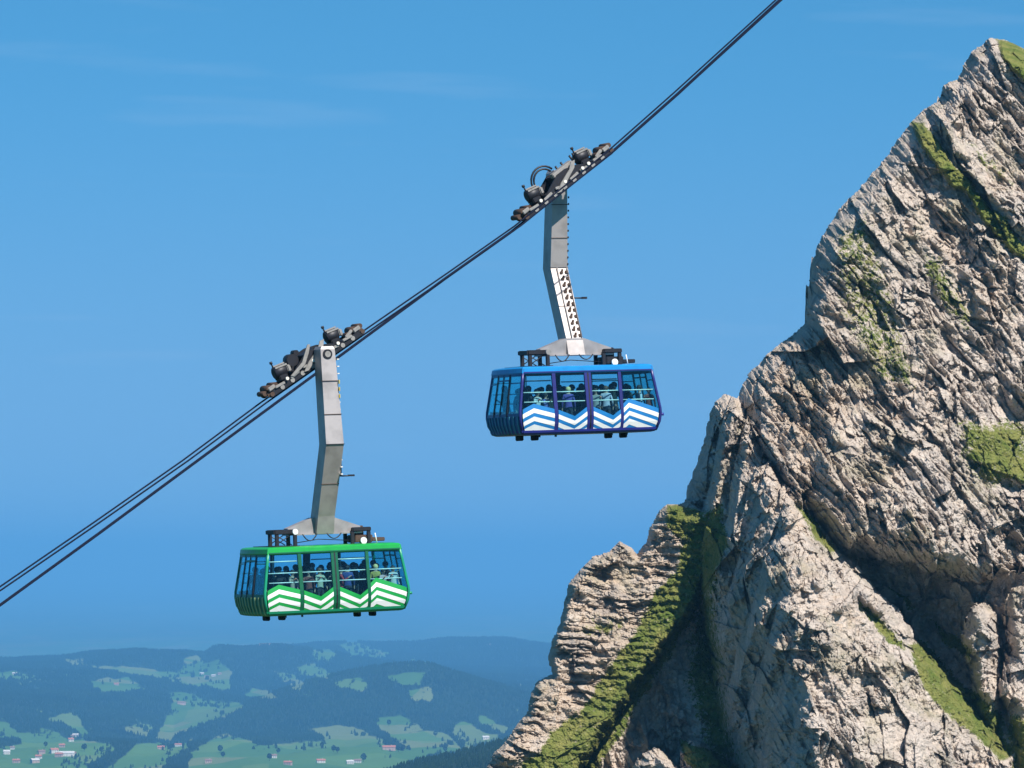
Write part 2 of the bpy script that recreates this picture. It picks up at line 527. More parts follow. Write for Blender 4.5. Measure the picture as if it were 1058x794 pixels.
def build_crag():
    step = .85
    P1 = axis(478, 1072, step, 250, 1580)
    Q1 = axis(30, 808, step, 20, 1290)
    P, Q = np.meshgrid(P1, Q1)
    # ragged outlines: warp the lookup of the masses
    wp = 7 * fbm(P / 42, Q / 42, 3, 4) + 3.2 * (vor(P, Q, 9, R(40), 1.6, 55)[0])
    wq = 7 * fbm(P / 42, Q / 42, 9, 4) + 3.2 * (vor(P, Q, 9, R(40), 1.6, 57)[0])
    sil0 = sdf(P, Q, SIL)
    fade = np.clip(np.abs(sil0) / 30, .45, 1)
    Pw, Qw = P + wp * fade, Q + wq * fade
    D = np.full(P.shape, 1e5); idm = np.zeros(P.shape, int)
    S0 = sdf(Pw, Qw, SIL)
    for i, (nm, poly, ct, h, r) in enumerate(MASSES):
        s = sdf(Pw, Qw, poly)
        d = tps(ct)(P, Q) + h * (1 - np.clip(s / r, 0, 1)) ** 2
        d = np.where(s > -1.5, d, 1e5)
        m = d < D
        D = np.where(m, d, D); idm = np.where(m, i, idm)
    bad = D > 9e4
    D = np.where(bad, 45.0, D)
    # silhouette rounding
    D = D + np.where(P < 700, 4, 8) * (1 - np.clip(S0 / np.where(P < 700, 10, 26), 0, 1)) ** 2.2
    # which way the beds run and how coarse
    isD = np.isin(idm, [5]).astype(float); isB = (idm == 1).astype(float); isF = (idm == 6).astype(float)
    isA = np.isin(idm, [0]).astype(float)
    turf = np.zeros(P.shape)
    Pg, Qg = P + 5 * fbm(P / 20, Q / 20, 71, 3), Q + 5 * fbm(P / 20, Q / 20, 72, 3)
    for wgt, poly in GRASS:
        s = sdf(Pg, Qg, poly)
        turf = np.maximum(turf, wgt * np.clip(.5 + s / 9, 0, 1) if wgt > .7 else wgt * 1.25 * np.clip(.35 + s / 28, 0, 1))
    rockamp = 1 - .72 * np.clip(turf, 0, 1)
    tot = np.zeros(P.shape); crack = np.zeros(P.shape)
    PW, QW = P + 16 * fbm(P / 130, Q / 130, 41, 3), Q + 16 * fbm(P / 130, Q / 130, 43, 3)
    rough = np.clip(.25 + 1.5 * vnoise(P / 38 + 7, Q / 38, 46) * vnoise(P / 15, Q / 15, 47) * 2, .25, 1.6)
    em = np.clip(1 - (P - 1078) / 50, 0, 1) * np.clip(1 - (Q - 812) / 50, 0, 1) * np.clip(1 - (470 - P) / 50, 0, 1)
    def layer(w, ang, asp, cells, seed):
        nonlocal tot, crack
        for k, (cell, amp) in enumerate(cells):
            wx = cell * .2 * fbm(P / cell / 1.4, Q / cell / 1.4, seed + 91 + k, 3)
            wy = cell * .2 * fbm(P / cell / 1.4, Q / cell / 1.4, seed + 95 + k, 3)
            h, e = vor(PW + wx, QW + wy, cell, ang, asp if cell > 12 else 1 + (asp - 1) * .5, seed + 41 * k, 1.35)
            h2, e2 = vor(PW + wy, QW + wx, cell * 1.35, ang + (.35 if cell < 40 else -.9), asp * .8, seed + 41 * k + 5, 1.35)
            h = np.minimum(np.minimum(h, h2 + .12) + .06, .42)
            if cell < 20: amp = amp * rough * em
            elif cell < 30: amp = amp * rough * (.4 + .6 * em)
            tot += w * amp * (.88 if cell > 20 else .76) * h
            cw = np.exp(-(e / .06) ** 2)
            gate = np.clip(vnoise(P / 30, Q / 30, seed + k) * 2.6 - 1.5, 0, 1)
            tot += w * amp * .25 * cw * gate
            crack = np.maximum(crack, w * cw * gate * (.9 if cell < 40 else .6))
    layer(isA, R(52), 2.6, [(64, 4.6), (24, 2.4), (10, 1.5), (4.5, .75)], 100)
    layer(isD, R(9), 2.2, [(40, 2.2), (17, 1.5), (8, 1.1), (4, .6)], 300)
    layer(isB, R(66), 1.8, [(66, 4.0), (26, 2.2), (11, 1.35), (4.5, .7)], 500)
    layer(isF, R(68), 2.4, [(40, 2.4), (18, 2.2), (8, 1.4), (4, .7)], 700)
    rest = 1 - np.clip(isA + isD + isB + isF, 0, 1)
    layer(rest, R(70), 1.6, [(44, 3.6), (20, 2.0), (9, 1.0), (4, .42)], 900)
    tot += 1.4 * fbm(P / 16, Q / 16, 31, 5, .6)
    # long bedding steps on the crag at lower left and on the big face
    a9 = R(8); vv = (-P * math.sin(a9) + Q * math.cos(a9)) + 11 * fbm(P / 50, Q / 50, 33, 4)
    saw = (vv / 9.5) % 1.0
    tot += em * isD * (1.3 * (1 - saw) ** 3 + .5 * (np.abs(saw - .9) < .07)) * np.clip(vnoise(P / 22, Q / 30, 37) * 1.9 - .5, 0, 1.1)
    a9 = R(52); vv = (-P * math.sin(a9) + Q * math.cos(a9)) + 9 * fbm(P / 60, Q / 60, 34, 3)
    saw = (vv / 15) % 1.0
    tot += isA * (1.5 * saw ** 2) * np.clip(vnoise(P / 45, Q / 45, 38) * 2 - .5, 0, 1)
    vv2 = (-P * math.sin(R(50)) + Q * math.cos(R(50))) + 5 * fbm(P / 35, Q / 35, 64, 4)
    sw2 = (vv2 / 6.5) % 1.0
    tot += em * isA * .6 * (sw2 ** 1.5) * np.clip(vnoise(P / 28, Q / 28, 65) * 2.4 - .7, 0, 1.2)
    vv3 = (-P * math.sin(R(58)) + Q * math.cos(R(58))) + 5 * fbm(P / 30, Q / 30, 66, 4)
    tot += em * isB * .55 * (((vv3 / 7) % 1.0) ** 1.5) * np.clip(vnoise(P / 30, Q / 30, 67) * 2.4 - .9, 0, 1.2)
    rb = P + .28 * (Q - 600) + 8 * fbm(P / 40, Q / 90, 35, 3)       # steep ribs of the front buttress
    tri = np.abs(((rb / 27) % 1.0) - .35) / .65
    tot += isB * np.clip((835 - P) / 40, 0, 1) * (5.0 * tri - 2.0) * (.4 + .9 * vnoise(P / 50, Q / 70, 36))
    D = D + tot * rockamp - 2.4 * np.clip(turf - .5, 0, .5) * 2 * isA + em * .7 * fbm(P / 3.2, Q / 3.2, 77, 3) * (1 - rockamp)
    Y = DIST + D
    c, s = math.cos(PITCH), math.sin(PITCH)
    rz = (CY - Q) / F_PX
    ry = c - rz * s
    T = Y / ry
    X = (P - CX) / F_PX * T
    Z = (s + rz * c) * T
    keep = (S0 > 0)
    H, W = P.shape
    idx = np.arange(H * W).reshape(H, W)
    qk = keep[:-1, :-1] & keep[1:, :-1] & keep[:-1, 1:] & keep[1:, 1:]
    quads = np.stack([idx[:-1, :-1][qk], idx[1:, :-1][qk], idx[1:, 1:][qk], idx[:-1, 1:][qk]], 1)
    V = np.stack([X, Y, Z], -1).reshape(-1, 3)
    warm = np.clip(1.1 - np.abs(P - 835) / 60, 0, 1) * np.clip(1.2 - np.abs(Q - 430) / 110, 0, 1)
    warm = np.maximum(warm, np.clip(1 - np.abs(P - 790) / 60, 0, 1) * np.clip(1.2 - np.abs(Q - 740) / 90, 0, 1) * .7)
    warm = np.maximum(warm, isD * .75)
    # the far side of the mountain, coarser
    st = 7
    Pb, Qb = P[::st, ::st], Q[::st, ::st]
    sb, Db = S0[::st, ::st], D[::st, ::st]
    th = 3 + 60 * np.sqrt(np.clip(sb, 0, 320) / 320)
    Yb = DIST + np.minimum(Db, 60) + th + 3 * fbm(Pb / 40, Qb / 40, 5, 4)
    Tb = Y[::st, ::st] / ry[::st, ::st]
    Xb = (Pb - CX) / F_PX * Tb; Zb = (s + rz[::st, ::st] * c) * Tb
    Vb = np.stack([Xb, Yb, Zb], -1).reshape(-1, 3)
    Hb, Wb = Pb.shape
    ib = np.arange(Hb * Wb).reshape(Hb, Wb) + len(V)
    kb = sb > 1
    qb = kb[:-1, :-1] & kb[1:, :-1] & kb[:-1, 1:] & kb[1:, 1:]
    quads_b = np.stack([ib[:-1, :-1][qb], ib[:-1, 1:][qb], ib[1:, 1:][qb], ib[1:, :-1][qb]], 1)
    allV = np.concatenate([V, Vb]); allF = np.concatenate([quads, quads_b])
    at = lambda a: np.concatenate([a.ravel(), a[::st, ::st].ravel()])
    attrs = {'turf': at(turf), 'warm': at(warm), 'crack': at(crack)}
    used = np.zeros(len(allV), bool); used[allF.ravel()] = True
    remap = np.cumsum(used) - 1
    o = mesh_np('mountain', allV[used], remap[allF], rock_mat(), attrs={k: v[used] for k, v in attrs.items()})
    tag(o, 'jagged grey limestone peak with grassy ledges filling the right side', 'mountain', kind='structure')


build_crag()

# ------------------------------------------------------------------ valley, hills
PX = np.array([-400, 0, 60, 100, 140, 190, 220, 230, 260, 290, 330, 370, 400, 440, 480, 520, 560, 620, 800, 1500], float)


def pl(*pts):
    p = np.array(pts, float)
    return lambda x: np.interp(x, p[:, 0], p[:, 1])


KN = [  # distance km, screen row on that crest / trough
    (3.0, pl((0, 1100), (560, 1100))),
    (5.0, pl((0, 960), (300, 900), (400, 815), (470, 800), (560, 790), (900, 760))),
    (6.0, pl((0, 930), (300, 870), (390, 800), (430, 789), (470, 781), (520, 767), (580, 745), (900, 700))),
    (6.9, pl((0, 900), (300, 860), (400, 830), (520, 815), (900, 800))),
    (9.0, pl((0, 812), (300, 812), (560, 800), (900, 800))),
    (10.5, pl((0, 786), (100, 786), (250, 790), (400, 785), (560, 778), (900, 770))),
    (12.3, pl((0, 764), (100, 768), (180, 772), (240, 762), (300, 766), (400, 762), (560, 762), (900, 760))),
    (13.6, pl((0, 748), (100, 756), (180, 762), (240, 756), (300, 752), (400, 748), (500, 752), (600, 755), (900, 755))),
    (15.2, pl((-300, 720), (0, 722), (120, 735), (180, 750), (215, 740), (250, 728), (300, 712), (350, 700), (400, 693), (440, 690), (480, 697), (520, 708), (560, 722), (620, 745), (900, 750))),
    (16.2, pl((-300, 715), (0, 712), (120, 716), (200, 722), (300, 718), (440, 705), (520, 715), (900, 745))),
    (17.8, pl((-300, 700), (0, 694), (60, 696), (120, 699), (160, 702), (200, 707), (260, 713), (300, 706), (440, 706), (620, 715), (900, 720))),
    (19.0, pl((-300, 697), (0, 692), (120, 694), (200, 700), (300, 700), (440, 700), (620, 710), (900, 715))),
    (21.0, pl((-300, 690), (0, 684), (30, 682), (60, 680), (100, 673), (140, 669), (190, 671), (212, 674), (224, 667), (250, 669), (290, 668), (310, 672), (360, 680), (440, 690), (620, 700), (900, 705))),
    (23.0, pl((-300, 688), (0, 685), (300, 676), (440, 683), (620, 690), (900, 700))),
    (26.0, pl((-300, 690), (0, 686), (250, 674), (280, 669), (330, 666), (370, 665), (430, 667), (460, 663), (500, 661), (520, 662), (560, 665), (620, 670), (900, 690))),
    (30.0, pl((-300, 690), (0, 690), (900, 690)))]
MEADOWS = [[(0, 695), (12, 693), (36, 698), (36, 702), (0, 702)], [(95, 688), (128, 689), (160, 693), (190, 698), (212, 706), (205, 710), (160, 700), (125, 695), (100, 692)],
           [(68, 682), (88, 681), (90, 687), (75, 688)], [(95, 704), (110, 701), (132, 702), (150, 712), (130, 714), (105, 714)],
           [(192, 680), (205, 678), (212, 688), (225, 683), (240, 695), (236, 712), (222, 711), (205, 706), (185, 698), (190, 690)],
           [(252, 720), (262, 712), (275, 713), (285, 721)], [(178, 716), (200, 717), (205, 722), (245, 727), (250, 731), (220, 745), (200, 749), (185, 758), (175, 764), (163, 765), (172, 745), (178, 735)],
           [(130, 752), (145, 747), (157, 750), (152, 760), (140, 758)], [(55, 742), (70, 737), (80, 740), (90, 757), (85, 758), (70, 748)],
           [(0, 747), (10, 747), (18, 757), (32, 758), (28, 764), (0, 761)], [(22, 766), (45, 753), (60, 757), (70, 764), (115, 769), (119, 773), (95, 787), (60, 786), (35, 780)],
           [(0, 772), (28, 770), (45, 782), (85, 787), (100, 800), (-400, 830), (-400, 772)], [(105, 800), (130, 779), (140, 770), (190, 768), (200, 764), (198, 771), (172, 786), (168, 800)],
           [(200, 777), (233, 758), (247, 763), (274, 770), (307, 768), (335, 766), (337, 761), (320, 754), (348, 750), (373, 754), (395, 766), (399, 778), (417, 772), (401, 758), (439, 756), (458, 757), (477, 774), (434, 782), (398, 800), (300, 830), (190, 810)],
           [(390, 741), (412, 739), (428, 746), (435, 754), (417, 756), (401, 758), (392, 750)], [(469, 748), (480, 746), (499, 757), (518, 761), (505, 768), (483, 774), (469, 758)],
           [(497, 740), (527, 753), (521, 758), (494, 745)], [(343, 706), (368, 701), (378, 707), (376, 714), (357, 710)], [(401, 699), (439, 694), (433, 706), (417, 708)],
           [(423, 714), (444, 709), (447, 719), (444, 725), (433, 721), (428, 726)], [(285, 694), (305, 698), (313, 706), (310, 711), (302, 712), (294, 703)],
           [(324, 672), (338, 672), (346, 676), (340, 683), (329, 682)], [(351, 666), (370, 665), (401, 675), (398, 679), (362, 678)], [(307, 689), (324, 687), (343, 697), (338, 701), (313, 697)],
           [(-100, 700), (-20, 695), (-10, 705), (-80, 715)], [(-200, 740), (-60, 735), (-40, 755), (-180, 765)]]


def hfield(px, dk):
    """height (m) at screen column px and distance dk (km)"""
    ds = np.array([k[0] for k in KN])
    zs = np.stack([-(f(px) - HOR) / F_PX * d * 1000 for d, f in KN], 0)
    j = np.clip(np.searchsorted(ds, dk, side='right') - 1, 0, len(ds) - 2)
    t = np.clip((dk - ds[j]) / (ds[j + 1] - ds[j]), 0, 1)
    t = t * t * (3 - 2 * t)
    ii = np.arange(px.size)
    a = zs[j.ravel(), ii].reshape(px.shape) if zs.ndim == 2 else np.take_along_axis(zs, j[None], 0)[0]
    b = zs[j.ravel() + 1, ii].reshape(px.shape) if zs.ndim == 2 else np.take_along_axis(zs, j[None] + 1, 0)[0]
    z = a * (1 - t) + b * t
    x = (px - CX) / F_PX * dk * 1000
    y = dk * 1000
    amp = np.clip((dk - 4) / 6, 0, 1) * np.clip((31 - dk) / 3, 0, 1)
    z = z + amp * (34 * fbm(x / 480, y / 1300, 11, 5) + 10 * fbm(x / 160, y / 500, 19, 4) - 4)
    return np.where(dk > 30, z * np.clip((34 - dk) / 4, 0, 1) + -640 * (1 - np.clip((34 - dk) / 4, 0, 1)), z)


cols = np.concatenate([np.arange(-4000, -400, 60), np.arange(-400, -10, 6), np.arange(-10, 600, 1.5), np.arange(600, 1500, 12), np.arange(1500, 5000, 60)])
rows = np.concatenate([np.linspace(3, 5, 20)[:-1], np.linspace(5, 9, 150)[:-1], np.linspace(9, 22, 620)[:-1], np.linspace(22, 30, 220), np.geomspace(30.3, 110, 60)])
GP, GD = np.meshgrid(cols, rows)
GZ = hfield(GP, GD)
GX = (GP - CX) / F_PX * GD * 1000
GY = GD * 1000
gpy = HOR - GZ / GY * F_PX


def meadow(px, py):
    m = np.full(px.shape, -99.0)
    qx = px + 5 * fbm(px / 11, py / 5, 61, 5, .6); qy = py + 2.8 * fbm(px / 11, py / 5, 62, 5, .6)
    for k, poly in enumerate(MEADOWS):
        m = np.maximum(m, sdf(qx, qy, poly))
    m = m + .9
    sp = vnoise(px / 3.3 + 50, py / 1.3, 83) * (.5 + vnoise(px / 40, py / 12, 84))
    m = np.maximum(m, (sp - 1.12) * 10)
    tr = vnoise(px / 2.6, py / 1.2, 87) * (.55 + vnoise(px / 25, py / 8, 88))
    m = np.where((tr > .93) & (m < 9), -1.5, m)
    return m


GM = meadow(GP, gpy)
# fields far away on the plain
far = (GD > 31)
GM = np.where(far, .1 + .35 * (vnoise(GX / 1500, GY / 5000, 5) - .5), GM)
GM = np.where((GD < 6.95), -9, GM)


def land_mat():
    m = bpy.data.materials.new('meadows_and_forest_floor')
    n, l, b = nodes_of(m)
    t = n.new('ShaderNodeTexCoord')
    mp = n.new('ShaderNodeMapping'); mp.inputs['Scale'].default_value = (.003, .001, .003)
    l.new(t.outputs['Object'], mp.inputs['Vector'])
    n1 = n.new('ShaderNodeTexNoise'); n1.inputs['Scale'].default_value = 1; n1.inputs['Detail'].default_value = 4
    l.new(mp.outputs[0], n1.inputs['Vector'])
    vo = n.new('ShaderNodeTexVoronoi'); vo.inputs['Scale'].default_value = 1.6
    l.new(mp.outputs[0], vo.inputs['Vector'])
    r1 = n.new('ShaderNodeValToRGB')
    r1.color_ramp.elements[0].position = .15; r1.color_ramp.elements[0].color = (.055, .125, .024, 1)
    r1.color_ramp.elements[1].position = .85; r1.color_ramp.elements[1].color = (.13, .16, .055, 1)
    e = r1.color_ramp.elements.new(.6); e.color = (.08, .155, .03, 1)
    sep = n.new('ShaderNodeSeparateColor'); l.new(vo.outputs['Color'], sep.inputs[0])
    l.new(sep.outputs[0], r1.inputs[0])
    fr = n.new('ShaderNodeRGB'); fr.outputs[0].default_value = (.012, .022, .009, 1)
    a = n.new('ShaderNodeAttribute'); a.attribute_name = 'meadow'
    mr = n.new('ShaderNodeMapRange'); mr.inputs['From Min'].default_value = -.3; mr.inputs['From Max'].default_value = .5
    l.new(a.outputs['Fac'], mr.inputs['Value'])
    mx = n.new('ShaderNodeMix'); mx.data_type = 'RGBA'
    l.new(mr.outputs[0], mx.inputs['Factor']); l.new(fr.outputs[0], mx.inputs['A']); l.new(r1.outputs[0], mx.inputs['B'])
    l.new(mx.outputs['Result'], b.inputs['Base Color'])
    b.inputs['Roughness'].default_value = 1; b.inputs['Specular IOR Level'].default_value = .05
    return m


LAND = land_mat()
H, W = GP.shape
gi = np.arange(H * W).reshape(H, W)
gq = np.stack([gi[:-1, :-1].ravel(), gi[:-1, 1:].ravel(), gi[1:, 1:].ravel(), gi[1:, :-1].ravel()], 1)
hills = mesh_np('hills', np.stack([GX, GY, GZ], -1).reshape(-1, 3), gq, LAND, smooth=True, attrs={'meadow': GM})
tag(hills, kind='structure')

# lower ground all round, out to the horizon
g = MB(); E = 130000
g.add([(-E, -20000, -760), (E, -20000, -760), (E, 140000, -760), (-E, 140000, -760)], [(0, 1, 2, 3)])
tag(g.build('ground', LAND), kind='structure')
# foot of the mountain, below the picture
vs, fs = [], []
nr, na = 14, 48
for i in range(nr):
    r_ = 20 + 1300 * (i / (nr - 1)) ** 1.6
    for k in range(na):
        q = 2 * math.pi * k / na
        rr = r_ * (1 + .12 * math.sin(3 * q + 1) + .06 * math.sin(7 * q + i))
        vs.append((62 + rr * math.cos(q), 660 + rr * math.sin(q), -66 - max(0, r_ - 70) * .58))
for i in range(nr - 1):
    for k in range(na):
        fs.append((i * na + k, i * na + (k + 1) % na, (i + 1) * na + (k + 1) % na, (i + 1) * na + k))
fs.append(tuple(range(na)))
ft = MB().add(vs, fs, True).build('slope', LAND)
tag(ft, kind='structure')

# ---- forest: one mass of tree crowns
rng = np.random.default_rng(4)


def crowns(x, y, z, h, r, rngl):
    """spiky spruce crowns: 2 stacked 5-sided cones per tree, one big mesh"""
    n = len(x)
    k = 5
    q0 = rngl.random(n) * 6.28
    V = []; Fc = []
    lev = [(.08, 1.0, .62), (.42, .68, 1.0)]
    base = 0
    for (zb, rr, zt) in lev:
        ring = []
        for i in range(k):
            q = q0 + i * 2 * math.pi / k
            w = r * rr * (.8 + .4 * rngl.random(n))
            ring.append(np.stack([x + w * np.cos(q), y + w * np.sin(q), z + h * (zb + .06 * rngl.random(n))], 1))
        ring.append(np.stack([x, y, z + h * zt], 1))
        V.append(np.stack(ring, 1).reshape(-1, 3))
        ids = np.arange(n) * (k + 1) + base
        for i in range(k):
            Fc.append(np.stack([ids + i, ids + (i + 1) % k, ids + k], 1))
        base += n * (k + 1)
    return np.concatenate(V), np.concatenate(Fc)


def leaf_mat(name, c1, c2, sc=.01):
    m = bpy.data.materials.new(name)
    n, l, b = nodes_of(m)
    t = n.new('ShaderNodeTexCoord')
    n1 = n.new('ShaderNodeTexNoise'); n1.inputs['Scale'].default_value = sc; n1.inputs['Detail'].default_value = 6; n1.inputs['Roughness'].default_value = .8
    l.new(t.outputs['Object'], n1.inputs['Vector'])
    mx = n.new('ShaderNodeMix'); mx.data_type = 'RGBA'
    mx.inputs['A'].default_value = (*c1, 1); mx.inputs['B'].default_value = (*c2, 1)
    mr = n.new('ShaderNodeMapRange'); mr.inputs['From Min'].default_value = .35; mr.inputs['From Max'].default_value = .65
    l.new(n1.outputs[0], mr.inputs['Value']); l.new(mr.outputs[0], mx.inputs['Factor'])
    l.new(mx.outputs['Result'], b.inputs['Base Color'])
    b.inputs['Roughness'].default_value = 1; b.inputs['Specular IOR Level'].default_value = .05
    return m


N_T = 225000
tp = np.concatenate([rng.uniform(-30, 610, N_T - 45000), rng.uniform(-450, -30, 25000), rng.uniform(610, 1000, 20000)])
td = 5.0 + rng.random(N_T) ** .8 * 22.0
tz = hfield(tp, td)
tpy = HOR - tz / (td * 1000) * F_PX
tm = meadow(tp, tpy)
sel = ((tm < -.4) | (td < 6.95)) & ((td > 5.2) | True)
sel &= ~((tm > -3) & (rng.random(N_T) < .0))
tp, td, tz = tp[sel], td[sel], tz[sel]
sz = rng.uniform(.7, 1.25, len(tp)) * np.interp(td, [5, 10, 26], [6, 9, 15])
Vt, Ft = crowns((tp - CX) / F_PX * td * 1000, td * 1000, tz - .5, sz, sz * .30, rng)
FOREST = leaf_mat('conifer_foliage', (.004, .011, .006), (.014, .030, .010), .0025)
fo = mesh_np('forest', Vt, Ft, FOREST)
tag(fo, 'dark conifer forest covering the hazy hills', 'forest', kind='stuff')


def on_land(px, py):
    """first point of the land seen at pixel (px, py)"""
    d = np.linspace(7.0, 29.5, 2600)
    z = hfield(np.full(d.shape, float(px)), d)
    rowp = HOR - z / (d * 1000) * F_PX
    run = np.minimum.accumulate(rowp)
    i = int(np.argmax(run <= py)) if (run <= py).any() else int(np.argmin(rowp))
    return Vector(((px - CX) / F_PX * d[i] * 1000, d[i] * 1000, z[i]))


WALLS = [mat('white_render', (.55, .52, .48), .9, scale=.5), mat('pinkish_shingle', (.40, .28, .23), .9, scale=.5), mat('brown_timber', (.22, .13, .08), .9, scale=.5)]
ROOFS = [mat('red_tiles', (.36, .13, .08), .9, scale=.6), mat('brown_tiles', (.20, .12, .09), .9, scale=.6), mat('pale_roof', (.50, .48, .46), .8, scale=.6)]
WINM = mat('dark_pane', (.03, .035, .045), .3)


def house(px, py, w, dpt, h, wall, roof, rot, label, name='house', cat='house', group='farmhouses in the valley'):
    w, dpt, h = w * .8, dpt * .8, h * .8
    p = on_land(px, py)
    e = empty(name, p)
    e.rotation_euler.z = rot
    tag(e, label, cat, group)
    rh = h * .55
    MB().box((0, 0, h / 2 - .8), (w, dpt, h + 1.6)).prism([(-w / 2, h), (w / 2, h), (0, h)], -.01, .01).build('wall', WALLS[wall], e)
    r_ = MB()
    o_ = .8
    yy = dpt / 2 + o_
    r_.add([(-w / 2 - o_, -yy, h - .2), (w / 2 + o_, -yy, h - .2), (w / 2 + o_, 0, h + rh), (-w / 2 - o_, 0, h + rh), (-w / 2 - o_, yy, h - .2), (w / 2 + o_, yy, h - .2)],
           [(0, 1, 2, 3), (3, 2, 5, 4), (0, 3, 4), (1, 5, 2), (0, 4, 5, 1)])
    ro = r_.build('roof', ROOFS[roof], e)
    MB().box((w * .2, dpt * .12, h + rh * .95), (1.1, 1.1, 2.2)).build('chimney', WALLS[0], ro)
    for sx in (-.3, 0, .3):
        for zz in ((.3, .7) if h > 5 else (.5,)):
            MB().box((sx * w, -dpt / 2 - .03, h * zz), (1.3, .16, 1.3)).build('window', WINM, e)
    return e


HOUSES = [
    (70, 781, 40, 16, 9, 0, 2, .1, 'long white building with pale roof, largest in the village at lower left'),
    (57, 778, 22, 14, 9, 0, 0, .5, 'white house with red roof, left neighbour of the long white village building'),
    (62, 782, 20, 13, 8, 1, 0, -.3, 'pinkish house with red roof just below the long white building'),
    (77, 780, 14, 11, 6, 0, 1, .2, 'small white house at the right end of the long white building'),
    (44, 779, 18, 13, 8, 1, 1, .3, 'pinkish house with brown roof left of the village centre'),
    (41, 784, 16, 12, 8, 0, 0, -.2, 'white house with red roof on the lane below the village'),
    (37, 788, 22, 13, 8, 1, 2, .6, 'pinkish barn with pale roof at the lower end of the village lane'),
    (65, 772, 16, 12, 7, 1, 0, 0, 'pinkish red roofed house standing alone above the village centre'),
    (74, 766, 17, 12, 8, 0, 0, .4, 'white red roofed house below the pair at the top of the village'),
    (79, 761, 20, 12, 7, 0, 2, -.2, 'white house with pale roof at the very top of the village'),
    (76, 762, 13, 10, 6, 1, 1, .1, 'small pink brown roofed house at the very top of the village'),
    (8, 779, 18, 12, 8, 0, 2, .2, 'white house with pale roof in the meadow at far left'),
    (18, 788, 18, 12, 7, 1, 0, -.2, 'pinkish house with red roof near the lower left corner'),
    (14, 774, 13, 10, 6, 0, 1, .1, 'small white farmhouse above the meadow at far left'),
    (188, 728, 34, 20, 9, 1, 1, .2, 'broad brown roofed farm in the bright sloping meadow below the left ridge'),
    (167, 774, 20, 12, 7, 1, 0, .1, 'pinkish farmhouse in the meadow under the left forest, left of two'),
    (185, 771, 22, 12, 7, 0, 0, -.1, 'white farmhouse with red roof in the meadow under the left forest, right of two'),
    (209, 697, 20, 12, 7, 0, 2, .2, 'white hamlet house at the left end of the hillside hamlet'),
    (214, 700, 22, 12, 7, 0, 1, -.2, 'brown roofed white house in the middle of the hillside hamlet'),
    (221, 699, 20, 12, 7, 0, 2, .1, 'pale roofed house right of the middle of the hillside hamlet'),
    (227, 697, 18, 12, 7, 1, 1, .4, 'pinkish house at the right end of the hillside hamlet'),
    (216, 788, 18, 12, 7, 1, 1, .1, 'brown roofed farmhouse beside trees at the bottom edge'),
    (283, 783, 18, 12, 7, 0, 1, .1, 'white farmhouse beside dark trees in the meadow under the green cabin'),
    (298, 790, 20, 12, 7, 1, 0, -.3, 'pinkish red roofed farmhouse at the bottom edge under the green cabin'),
    (332, 788, 22, 13, 7, 0, 0, .2, 'white farmhouse with red roof right of the bottom edge farmhouse'),
    (362, 789, 18, 12, 7, 0, 2, .2, 'left of a close pair of small white houses at the bottom'),
    (370, 788, 18, 12, 7, 0, 1, -.1, 'right of a close pair of small white houses at the bottom'),
    (402, 775, 36, 18, 9, 1, 0, .1, 'large pink red roofed farm in the meadow below the wooded hill'),
    (502, 764, 20, 12, 8, 0, 2, .2, 'lone white farmhouse in the meadow beside the rock crag'),
    (274, 667, 60, 20, 10, 0, 1, .05, 'long white mountain inn with brown roof on the skyline ridge'),
    (16, 697, 22, 12, 7, 0, 2, .1, 'white farmhouse on the high meadow at the left edge'),
    (121, 708, 22, 12, 7, 1, 0, .1, 'red roofed farmhouse in the clearing of the left forest'),
    (338, 669, 20, 12, 7, 0, 1, .1, 'small white house on the distant ridge right of the inn'),
    (505, 667, 24, 12, 7, 0, 2, .1, 'pale farmhouse on the farthest ridge beside the crag'),
]
for hh in HOUSES:
    house(*hh)

# ---- separate trees in the meadows
BARK = mat('bark', (.08, .055, .035), .95)
TREES = [(88, 776, 'lone tree in the village meadow right of the houses'), (48, 772, 'lone tree in the meadow left of the red roofed village house'), (228, 778, 'lone tree at the left end of the big bottom meadow'),
         (231, 783, 'lone round tree in the big bottom meadow, lower left'), (288, 779, 'dark tree beside the white farmhouse under the green cabin'), (279, 786, 'tree left below the white farmhouse under the green cabin'),
         (398, 771, 'tree behind the large pink farm, left'), (408, 769, 'tree behind the large pink farm, right'), (412, 777, 'tree beside the large pink farm on the right'), (417, 776, 'outermost tree right of the large pink farm'),
         (450, 761, 'lone tree in the upper meadow left of the white farmhouse by the crag'), (460, 777, 'lone tree at the foot of the meadow beside the dark near slope'),
         (345, 777, 'left tree of a clump in the meadow under the green cabin'), (349, 778, 'right tree of a clump in the meadow under the green cabin'), (333, 773, 'lone small tree above the clump in the meadow'),
         (376, 787, 'tree right of the close pair of white houses'), (147, 753, 'lone tree in the small round clearing of the left forest'), (193, 724, 'tree right of the broad brown roofed farm'),
         (184, 725, 'tree left of the broad brown roofed farm'), (207, 756, 'lone tree at the lower edge of the bright sloping meadow'), (333, 676, 'lone tree in the pasture on the distant ridge'),
         (270, 664, 'tree left of the long white mountain inn'), (303, 666, 'tree on the skyline right of the long white mountain inn'), (402, 750, 'lone tree at the lower edge of the brownish field')]
